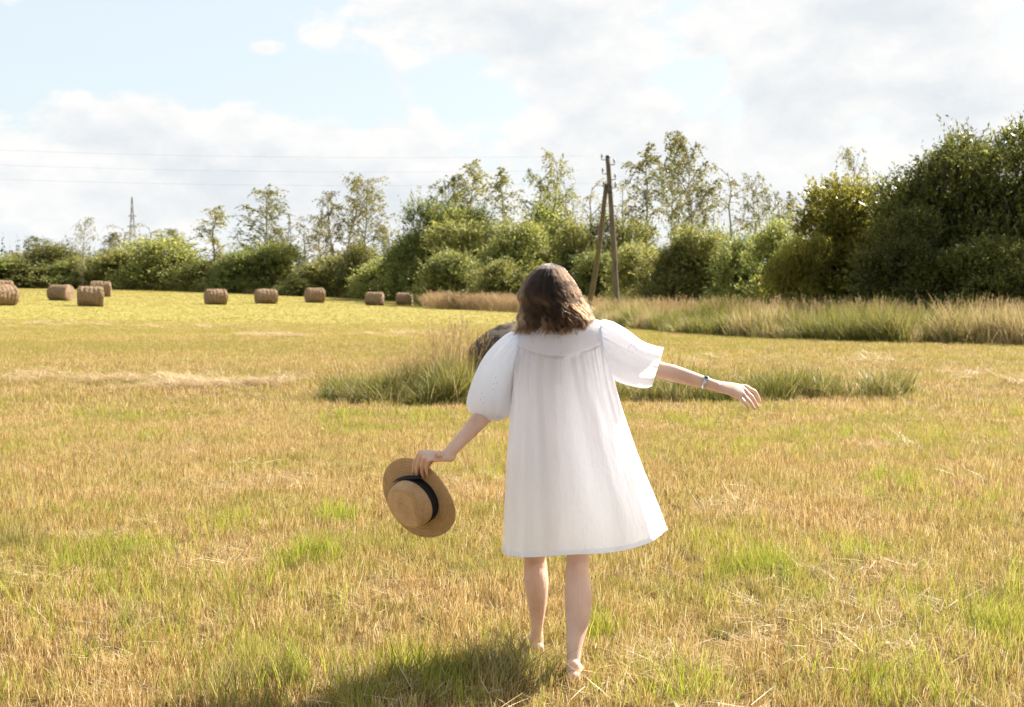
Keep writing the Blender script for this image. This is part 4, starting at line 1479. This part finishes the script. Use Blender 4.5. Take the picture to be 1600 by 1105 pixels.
#        xl   yl   xr   yr   back front depth
ROWS = np.array([
    (848, 509, 900, 504, 507, 513, .064),
    (826, 513, 921, 499, 514, 518, .088),
    (808, 520, 937, 501, 522, 525, .108),
    (800, 531, 946, 511, 533, 535, .122),
    (798, 548, 950, 531, 550, 550, .132),
    (797, 568, 953, 552, 570, 567, .140),
    (796, 600, 959, 590, 602, 598, .156),
    (795, 640, 970, 635, 641, 637, .176),
    (792, 690, 987, 685, 692, 687, .196),
    (789, 740, 1005, 732, 744, 736, .214),
    (786, 790, 1023, 778, 797, 780, .232),
    (784, 830, 1035, 808, 838, 815, .246),
    (783, 861, 1041, 828, 866, 838, .256)], float)
NR, NT = 190, 420
rows = catmull(ROWS, NR)
th = np.linspace(0, 2 * math.pi, NT, endpoint=False)
ct, st_ = np.cos(th), np.sin(th)
e_ = np.interp(np.arange(NR), [0, 40, 90, NR], [1.0, .76, .64, .58])[:, None]
sx_ = np.sign(ct) * np.abs(ct)[None] ** e_
sy_ = np.sign(st_) * np.abs(st_)[None] ** e_
tt = np.linspace(0, 1, NR)[:, None]
mean = (rows[:, 1] + rows[:, 3]) / 2
py = mean[:, None] + ((rows[:, 3] - rows[:, 1]) / 2)[:, None] * ct[None]
wb = np.maximum(-st_, 0)[None] ** 1.2; wf = np.maximum(st_, 0)[None] ** 1.2
py = py + (rows[:, 4] - mean)[:, None] * wb + (rows[:, 5] - mean)[:, None] * wf
pxm = ((rows[:, 0] + rows[:, 2]) / 2)[:, None]; pxh = ((rows[:, 2] - rows[:, 0]) / 2)[:, None]
px0 = pxm + pxh * sx_
seam = 556 - 22 * ((px0 - 878) / 72) ** 2 - (px0 - 878) * .05
below = py - seam
k_y = smooth01(below / 4)
fade = np.exp(-np.maximum(below, 0) / 42) * k_y
fade2 = np.exp(-np.maximum(below, 0) / 150) * k_y
wv = th[None] + .10 * np.sin(th * 3)[None]
gath = (np.sin(wv * 64 + 1.3 * np.sin(wv * 7)) * .5 + np.sin(wv * 41 + 2) * .5) * fade * .0034
gath2 = (np.sin(wv * 23 + .8) * .6 + np.sin(wv * 31 + 2.1 * tt) * .4) * fade2 * .0052
broad = (np.sin(wv * 9 + .6 + .7 * tt) * .45 + np.sin(wv * 14 + 2.0 - .5 * tt) * .35 + np.sin(wv * 5 + 1.1) * .5) * (.004 + .017 * smooth01((tt - .25) / .75)) * k_y * (.3 + .7 * np.abs(st_)[None])
lump = (fbm(th[None] * 3 + 10 + 0 * tt, tt * 6 + 0 * th[None] + 4, 9, 3) - .5) * .016 * k_y
step_ = -.0035 * k_y + .0022 * np.exp(-(below / 2.2) ** 2)
disp = gath + gath2 + broad + lump + step_
dep = rows[:, 6][:, None]
Yc = np.interp(np.arange(NR) / NR, [0, .2, 1], [5.845, 5.85, 5.86])[:, None]
scl = 1 + disp / np.maximum(dep, .08)
pxv = pxm + pxh * sx_ * (1 + disp / .45)
Yv = Yc + dep * sy_ * scl
Vd = P(pxv, py, Yv)
ii = np.arange(NR * NT).reshape(NR, NT); jj = np.roll(ii, -1, 1)
Fd = np.stack([ii[:-1], ii[1:], jj[1:], jj[:-1]], -1).reshape(-1, 4)
dress = add('dress', mesh_np('dress', Vd.reshape(-1, 3) - PO, Fd, smooth=True), M_cloth, person)
# turned hem: a doubled band just outside the lower edge
hb = Vd[-7:].copy()
cen = hb.mean(1, keepdims=True)
outv = hb - cen; outv[..., 2] = 0; outv /= np.linalg.norm(outv, axis=-1, keepdims=True)
Vh = hb + outv * np.array([.0, .0016, .0018, .0018, .0018, .0018, .0012])[:, None, None]
ih = np.arange(7 * NT).reshape(7, NT); jh = np.roll(ih, -1, 1)
add('hem', mesh_np('hem', Vh.reshape(-1, 3) - PO, np.stack([ih[:-1], ih[1:], jh[1:], jh[:-1]], -1).reshape(-1, 4), smooth=True), M_cloth, dress)
# neck band
q = Vd[0] - PO
mb = MB(); loop = np.concatenate([q[::6], q[:1]])
mb.put(*tube(loop, [(.006, .0025)] * len(loop), 8, (0, 0, 1)))
add('neck_band', mb.mesh('neck_band'), M_cloth, dress)
# centre back placket with small buttons
M_btn = simple_mat('button', (.62, .62, .64), (.72, .72, .74), 30, .35, .5, 0)
jb = int(NT * .752)
col_ = Vd[6:96, jb] - PO
mb = MB(); mb.put(*tube(col_ + np.array([0, -.0015, 0]), [(.0010, .0022)] * len(col_), 6, (0, 1, 0)))
add('placket', mb.mesh('placket'), M_cloth, dress)
for i in (10, 34, 58):
    c = Vd[6 + i, jb] - PO + np.array([.002, -.004, 0])
    mb = MB(); mb.put(*tube([c, c + np.array([0, -.002, 0]), c + np.array([0, -.003, 0])], [.0045, .0045, .003], 10, (1, 0, 0)))
    add('button', mb.mesh('button'), M_btn, dress)


def sleeve(rings, cuff, seed):
    """rings: (ax, ay, bx, by, depth, Y): silhouette pairs across the sleeve"""
    n, nt_ = 96, 200
    R = catmull(np.array(rings, float), n)
    ph = np.linspace(0, 2 * math.pi, nt_, endpoint=False)
    s_ = np.linspace(0, 1, n)[:, None]
    g = np.sin(ph * 21 + 1.5 * np.sin(ph * 4 + seed))[None] * (.050 * np.exp(-s_ / .16) + .055 * np.exp(-(1 - s_) / .10)) * np.minimum(1, s_ * 12)
    g = g + np.sin(ph * 11 + seed + 2.2 * s_)[None][0] * (.030 * np.exp(-s_ / .4) + .035 * np.exp(-(1 - s_) / .22))
    g = g + .10 * (fbm(ph[None] * 1.2 + 4 + 0 * s_, s_ * 4 + seed + 0 * ph[None], seed, 3) - .5) * smooth01(s_ * 4) * smooth01((1 - s_) * 5)
    g = g + .035 * np.sin(ph * 5 + 1.2 * seed)[None] * smooth01(s_ * 3)
    c_, d_ = np.cos(ph)[None], np.sin(ph)[None]
    mx_, my_ = (R[:, 0] + R[:, 2])[:, None] / 2, (R[:, 1] + R[:, 3])[:, None] / 2
    hx_, hy_ = (R[:, 0] - R[:, 2])[:, None] / 2, (R[:, 1] - R[:, 3])[:, None] / 2
    k = 1 + g
    Vs = P(mx_ + hx_ * c_ * k, my_ + hy_ * c_ * k, R[:, 5][:, None] + R[:, 4][:, None] * d_ * k)
    ii = np.arange(n * nt_).reshape(n, nt_); jj = np.roll(ii, -1, 1)
    F = np.stack([ii[:-1], ii[1:], jj[1:], jj[:-1]], -1).reshape(-1, 4)
    return add('sleeve', mesh_np('sleeve', Vs.reshape(-1, 3) - PO, F, smooth=True), M_cloth, dress), Vs


slL, VL = sleeve([(812, 520, 822, 548, .06, 5.85), (797, 519, 812, 566, .085, 5.845), (778, 533, 806, 590, .098, 5.835), (760, 553, 803, 607, .108, 5.825), (746, 578, 800, 624, .113, 5.81),
        (735, 604, 797, 638, .112, 5.795), (729, 627, 794, 648, .10, 5.785), (732, 641, 789, 653, .080, 5.775), (739, 648, 782, 656, .060, 5.77), (743, 652, 779, 659, .055, 5.768)], True, 3)
slR, VR = sleeve([(930, 506, 940, 556, .06, 5.85), (945, 500, 950, 580, .088, 5.845), (962, 505, 962, 593, .10, 5.84), (983, 518, 983, 601, .104, 5.835), (1003, 533, 1002, 605, .098, 5.83),
        (1022, 541, 1012, 605, .088, 5.825), (1037, 545, 1019, 602, .078, 5.82)], False, 5)
# eyelet embroidery on the sleeves: small raised discs, shade of the holes painted grey
M_eyelet_shade = simple_mat('eyelet_shadow', (.60, .60, .62), (.68, .68, .70), 20, .9, .1, 0)
for (Vs, cells) in ((VL, [(40, 148), (42, 152), (38, 153), (46, 150), (55, 160), (58, 163), (53, 165), (60, 158)]), (VR, [(50, 168), (54, 170), (57, 166), (61, 172), (47, 163), (52, 160), (64, 166)])):
    for (a_, b_) in cells:
        c = Vs[a_, b_] - PO
        nrm = np.cross(Vs[a_ + 1, b_] - Vs[a_, b_], Vs[a_, b_ + 1] - Vs[a_, b_]); nrm /= np.linalg.norm(nrm)
        if nrm[1] > 0: nrm = -nrm
        mb = MB(); mb.put(*tube([c - nrm * .001, c + nrm * .0012, c + nrm * .0016], [.0025, .0025, .0014], 8))
        add('eyelet', mb.mesh('eyelet'), M_eyelet_shade, slL if Vs is VL else slR)

# ---- hair
m, N, L = new_mat('brown_hair')
hi = N.new('ShaderNodeHairInfo')
at = N.new('ShaderNodeAttribute'); at.attribute_name = 'tone'
r1 = ramp(N, [(0, (.004, .002, .0012)), (.5, (.012, .006, .0034)), (1, (.050, .025, .013))])
r2 = ramp(N, [(0, (.008, .004, .002)), (.5, (.062, .027, .011)), (1, (.34, .165, .072))])
L.new(at.outputs['Fac'], r1.inputs[0]); L.new(at.outputs['Fac'], r2.inputs[0])
mrh = N.new('ShaderNodeMapRange'); mrh.interpolation_type = 'SMOOTHSTEP'
L.new(hi.outputs['Intercept'], mrh.inputs[0]); mrh.inputs[1].default_value = .25; mrh.inputs[2].default_value = .95
hc = mixcol(N, L, mrh.outputs[0], r1.outputs[0], r2.outputs[0])
hb_ = N.new('ShaderNodeBsdfHairPrincipled')
hb_.model = 'CHIANG'; hb_.parametrization = 'COLOR'
L.new(hc, hb_.inputs['Color'])
hb_.inputs['IOR'].default_value = 1.37
hb_.inputs['Roughness'].default_value = .42
hb_.inputs['Radial Roughness'].default_value = .45
o = N.new('ShaderNodeOutputMaterial'); L.new(hb_.outputs[0], o.inputs['Surface'])
M_hair = m
HROW = np.array([  # photo outline of the hair: y, left x, right x, half depth
    (412, 852, 864, .02), (415, 845, 874, .05), (420, 838, 882, .078), (430, 827, 890, .102), (440, 819, 897, .114), (450, 814, 902, .120),
    (460, 810.5, 908, .124), (467, 809, 911, .126), (475, 813, 916, .128), (490, 813, 925, .132), (500, 809, 929, .135), (512, 803, 927, .139), (522, 800, 922, .142)], float)


def hair_shell(y, az, u):
    """point of the hair volume: photo height y, azimuth az (0 = right, -pi/2 = towards the camera), layer u (1 = outside)"""
    xl = np.interp(y, HROW[:, 0], HROW[:, 1]); xr = np.interp(y, HROW[:, 0], HROW[:, 2]); dp = np.interp(y, HROW[:, 0], HROW[:, 3])
    cx = (xl + xr) / 2; hw = (xr - xl) / 2
    return P(cx + hw * u * np.cos(az), y, 5.835 + dp * u * np.sin(az))


r = np.random.default_rng(600)
NS, NP = 15000, 34
NC = 190
cl_az = r.uniform(-math.pi * 1.04, .16, NC)
cl_u = r.uniform(.78, .985, NC)
cl_ph = cl_az * 2.2 + r.normal(0, 1.1, NC)
cl_amp = r.uniform(.5, 1.5, NC)
cl_end = r.uniform(484, 521, NC)
cl_tone = r.uniform(0, 1, NC) ** 1.3
cl_wl = r.uniform(32, 50, NC)
ci = r.integers(0, NC, NS)
loose = r.uniform(0, 1, NS) < .38                     # strands that belong to no lock
off_a = np.where(loose, r.normal(0, .13, NS), r.normal(0, .072, NS))
off_u = r.normal(0, .03, NS)
u = np.clip(cl_u[ci], .70, 1.04)
y0 = 412 + r.uniform(0, 1, NS) ** 1.5 * 36
y1 = cl_end[ci] + np.where(loose, r.normal(-3, 9, NS), r.normal(0, 3.5, NS))
y1 = np.minimum(y1, 523)
s_ = np.linspace(0, 1, NP)[None]
yy = y0[:, None] + (y1 - y0)[:, None] * s_
# strands leave the crown side by side and gather into wavy locks lower down
wave_f = smooth01((yy - 446) / 36)
gather = 1 - np.where(loose, .25, .80)[:, None] * smooth01((yy - 440) / 66)
phs = (yy - 412) / cl_wl[ci][:, None] * 6.283 + cl_ph[ci][:, None] + np.where(loose, r.normal(0, .5, NS), 0)[:, None]
AZs = cl_az[ci][:, None] + off_a[:, None] * gather * 1.2 + .12 * cl_amp[ci][:, None] * wave_f * np.sin(phs)
Us = u[:, None] + off_u[:, None] * gather + .07 * cl_amp[ci][:, None] * wave_f * np.cos(phs + .6) - .02 * wave_f
Us = np.clip(Us, .6, 1.06)
PH = hair_shell(yy, AZs, Us)
PH += np.cumsum(r.normal(0, .00045, PH.shape), 1)
# fly-aways
fl = r.choice(NS, 520, replace=False)
PH[fl] += (np.linspace(0, 1, NP)[None, :, None] ** 2) * r.normal(0, .020, (520, 1, 3))
# keep the strands in front of the dress back
PH -= PO
hcv = bpy.data.hair_curves.new('hair')
hcv.add_curves([NP] * NS)
hcv.attributes['position'].data.foreach_set('vector', np.ascontiguousarray(PH, dtype=np.float32).ravel())
ra_ = hcv.attributes.get('radius') or hcv.attributes.new('radius', 'FLOAT', 'POINT')
rad = np.broadcast_to(np.linspace(.00050, .00026, NP)[None], (NS, NP))
ra_.data.foreach_set('value', np.ascontiguousarray(rad, dtype=np.float32).ravel())
ta = hcv.attributes.new('tone', 'FLOAT', 'CURVE')
ta.data.foreach_set('value', np.clip(cl_tone[ci] * .85 + r.uniform(-.2, .3, NS), 0, 1).astype(np.float32))
hair = add('hair', hcv, M_hair, person, label='wavy shoulder length brown hair with lighter ends')
# under layer that closes the hair volume
yy = np.linspace(413, 508, 40); aa = np.linspace(0, 2 * math.pi, 64, endpoint=False)
Yq, Aq = np.meshgrid(yy, aa, indexing='ij')
front = np.sin(Aq) > .25
V = hair_shell(Yq, Aq, np.where(front & (Yq > 432), .62, .86)) - PO
ii = np.arange(40 * 64).reshape(40, 64); jj = np.roll(ii, -1, 1)
M_under = simple_mat('hair_under_layer', (.016, .009, .006), (.035, .020, .012), 40, .6, .3, .5, 200)
add('under_layer', mesh_np('under_layer', V.reshape(-1, 3), np.stack([ii[:-1], ii[1:], jj[1:], jj[:-1]], -1).reshape(-1, 4), smooth=True), M_under, hair)

# ------------------------------------------------------------------ watch
watch = bpy.data.objects.new('wrist_watch', None); COL.objects.link(watch)
wc = WRR * .80 + ELR * .20
watch.location = wc
tag(watch, 'small silver wrist watch with pale band on the raised right wrist', 'watch')
ax = (WRR - ELR) / np.linalg.norm(WRR - ELR)
M_silver = simple_mat('brushed_silver', (.45, .52, .52), (.62, .68, .68), 60, .3, .5, 0, metal=.8)
M_dial = simple_mat('watch_dial', (.04, .05, .05), (.07, .08, .08), 20, .2, .5, 0)
an = np.linspace(0, 2 * math.pi, 40, endpoint=False)
up = np.array([0, 0, 1.]); e1 = up - ax * (up @ ax); e1 /= np.linalg.norm(e1); e2 = np.cross(ax, e1)
Vb, nb = [], 4
for (da, rr_) in ((-.0065, .0298), (-.006, .0312), (.006, .0312), (.0065, .0298)):
    Vb.append(ax * da + e1 * (np.cos(an) * rr_ * .92)[:, None] + e2 * (np.sin(an) * rr_)[:, None])
Vb = np.concatenate(Vb); ii = np.arange(160).reshape(4, 40); jj = np.roll(ii, -1, 1)
add('band', mesh_np('band', Vb, np.stack([ii[:-1], jj[:-1], jj[1:], ii[1:]], -1).reshape(-1, 4), smooth=True), M_silver, watch)
dv = e1 * .62 + e2 * (-.78 if e2[1] > 0 else .78); dv /= np.linalg.norm(dv)
mb = MB(); mb.put(*tube([dv * .027, dv * .0345, dv * .0365], [.0115, .0115, .0095], 20, ax))
add('case', mb.mesh('case', False), M_silver, watch)
mb = MB(); mb.put(*tube([dv * .0362, dv * .0372], [.0075, .0075], 20, ax))
add('dial', mb.mesh('dial', False), M_dial, watch)

# ------------------------------------------------------------------ hat
hat = bpy.data.objects.new('straw_hat', None); COL.objects.link(hat)
hat.location = HAT_C
tag(hat, 'round straw hat with black ribbon, held by its brim in the left hand', 'hat')
zax = Vector(HAT_N); xax = Vector((.84, 0, .54)); xax = (xax - zax * xax.dot(zax)).normalized(); yax = zax.cross(xax)
hat.rotation_euler = Matrix((xax, yax, zax)).transposed().to_euler()
m, N, L = new_mat('straw_braid')
tcn = N.new('ShaderNodeTexCoord')
sp2 = N.new('ShaderNodeSeparateXYZ'); L.new(tcn.outputs['Object'], sp2.inputs[0])
xx = N.new('ShaderNodeMath'); xx.operation = 'MULTIPLY'; L.new(sp2.outputs[0], xx.inputs[0]); L.new(sp2.outputs[0], xx.inputs[1])
y2 = N.new('ShaderNodeMath'); y2.operation = 'MULTIPLY_ADD'; L.new(sp2.outputs[1], y2.inputs[0]); L.new(sp2.outputs[1], y2.inputs[1]); L.new(xx.outputs[0], y2.inputs[2])
sq = N.new('ShaderNodeMath'); sq.operation = 'SQRT'; L.new(y2.outputs[0], sq.inputs[0])
sub = N.new('ShaderNodeMath'); sub.operation = 'SUBTRACT'; L.new(sq.outputs[0], sub.inputs[0]); L.new(sp2.outputs[2], sub.inputs[1])
fr = N.new('ShaderNodeMath'); fr.operation = 'MULTIPLY'; L.new(sub.outputs[0], fr.inputs[0]); fr.inputs[1].default_value = 760
sn = N.new('ShaderNodeMath'); sn.operation = 'SINE'; L.new(fr.outputs[0], sn.inputs[0])
an_ = N.new('ShaderNodeMath'); an_.operation = 'ARCTAN2'; L.new(sp2.outputs[1], an_.inputs[0]); L.new(sp2.outputs[0], an_.inputs[1])
an2 = N.new('ShaderNodeMath'); an2.operation = 'MULTIPLY'; L.new(an_.outputs[0], an2.inputs[0]); an2.inputs[1].default_value = 150
sn2 = N.new('ShaderNodeMath'); sn2.operation = 'SINE'; L.new(an2.outputs[0], sn2.inputs[0])
wv_ = N.new('ShaderNodeMath'); wv_.operation = 'MULTIPLY_ADD'; L.new(sn2.outputs[0], wv_.inputs[0]); wv_.inputs[1].default_value = .35; L.new(sn.outputs[0], wv_.inputs[2])
nz1 = noise_node(N, L, tcn.outputs['Object'], 330, 4, .7); nz2 = noise_node(N, L, tcn.outputs['Object'], 16, 4, .6)
r_ = ramp(N, [(.3, (.42, .25, .12)), (.5, (.62, .405, .215)), (.7, (.76, .55, .33))]); L.new(nz1.outputs['Fac'], r_.inputs[0])
r2_ = ramp(N, [(.3, (.82, .78, .74)), (.7, (1, 1, 1))]); L.new(nz2.outputs['Fac'], r2_.inputs[0])
cc = mixcol(N, L, 1.0, r_.outputs[0], r2_.outputs[0], 'MULTIPLY')
rb = N.new('ShaderNodeMapRange'); L.new(sn.outputs[0], rb.inputs[0]); rb.inputs[1].default_value = -1; rb.inputs[2].default_value = 0; rb.inputs[3].default_value = .72; rb.inputs[4].default_value = 1.0
cc = mixcol(N, L, 1.0, cc, rb.outputs[0], 'MULTIPLY')
b = N.new('ShaderNodeBsdfPrincipled'); L.new(cc, b.inputs['Base Color']); b.inputs['Roughness'].default_value = .6; b.inputs['Specular IOR Level'].default_value = .3
bp = N.new('ShaderNodeBump'); bp.inputs['Strength'].default_value = .8; bp.inputs['Distance'].default_value = .0012
L.new(wv_.outputs[0], bp.inputs['Height']); L.new(bp.outputs[0], b.inputs['Normal'])
tr = N.new('ShaderNodeBsdfTranslucent'); L.new(cc, tr.inputs['Color'])
mx = N.new('ShaderNodeMixShader'); mx.inputs[0].default_value = .03; L.new(b.outputs[0], mx.inputs[1]); L.new(tr.outputs[0], mx.inputs[2])
o = N.new('ShaderNodeOutputMaterial'); L.new(mx.outputs[0], o.inputs['Surface'])
M_straw = m


def lathe(profile, seg=128, warp=None):
    p = np.array(profile, float)
    a = np.linspace(0, 2 * math.pi, seg, endpoint=False)
    V = np.stack([p[:, 0][:, None] * np.cos(a)[None], p[:, 0][:, None] * np.sin(a)[None], p[:, 1][:, None] + 0 * a[None]], -1)
    if warp: V = warp(V)
    n = len(p)
    ii = np.arange(n * seg).reshape(n, seg); jj = np.roll(ii, -1, 1)
    return V.reshape(-1, 3), np.stack([ii[:-1], jj[:-1], jj[1:], ii[1:]], -1).reshape(-1, 4)


def warp(V):
    r_ = np.hypot(V[..., 0], V[..., 1]); a = np.arctan2(V[..., 1], V[..., 0])
    V = V.copy()
    V[..., 2] += smooth01((r_ - .09) / .09) * (.006 * np.sin(2 * a + .8) + .004 * np.sin(3 * a + 2))
    V[..., 0] *= 1.03
    return V


brim = [(.100, .004)] + [(q, .003 + .003 * math.sin((q - .09) * 30)) for q in np.linspace(.104, .176, 16)] + [(.1785, .003), (.1790, .0015), (.1785, .0)] + [(q, -.0005 + .003 * math.sin((q - .09) * 30)) for q in np.linspace(.176, .104, 16)] + [(.098, .0)]
V, F = lathe(brim, 160, warp)
add('brim', mesh_np('brim', V, F, smooth=True), M_straw, hat)
crown = [(.102, -.001), (.1015, .012), (.1005, .035), (.099, .058), (.0965, .072), (.091, .082), (.083, .0875), (.068, .0905), (.045, .092), (.02, .0925), (.0005, .0926)]
crown = [tuple(q) for q in catmull(crown, 48)]
V, F = lathe(crown, 128, warp)
add('crown', mesh_np('crown', V, F, smooth=True), M_straw, hat)
m_r = simple_mat('black_ribbon', (.006, .006, .009), (.014, .014, .018), 200, .65, .25, .2, 500)
V, F = lathe([(.1025, .0045), (.1045, .005), (.1038, .022), (.1028, .041), (.1012, .0425), (.1000, .042)], 128, warp)
band = add('ribbon', mesh_np('ribbon', V, F, smooth=True), m_r, hat)


def to_hat(p):
    d = p - HAT_C
    return np.array([d @ np.array(xax), d @ np.array(yax), d @ np.array(zax)])


# flat bow with notched tails on the side of the band towards the hand
ctrs = [to_hat(on_brim(*q)) for q in ((664, 741, .022), (648, 741, .026), (634, 742.5, .024), (623, 747, .016))]
pts = catmull(ctrs, 14)
A_, B2, T_ = frames(pts, (0, 0, 1))
Vt = []
for i, p_ in enumerate(pts):
    hw_ = .0165
    notch = .008 if i == len(pts) - 1 else 0
    cz = math.sin(i / 13 * math.pi * 2) * .002
    Vt += [p_ + A_[i] * hw_ + T_[i] * notch, p_ + B2[i] * (.002 + cz) - T_[i] * notch * .4, p_ - A_[i] * hw_ + T_[i] * notch,
           p_ - A_[i] * hw_ + T_[i] * notch - B2[i] * .0015, p_ - B2[i] * .001 - T_[i] * notch * .4, p_ + A_[i] * hw_ + T_[i] * notch - B2[i] * .0015]
Ft = []
for i in range(13):
    for j in range(6):
        k = (j + 1) % 6
        Ft.append((i * 6 + j, i * 6 + k, (i + 1) * 6 + k, (i + 1) * 6 + j))
Ft += [tuple(range(6)), tuple(range(13 * 6, 14 * 6))]
add('bow', mesh_np('bow', np.array(Vt), Ft, smooth=False), m_r, band)
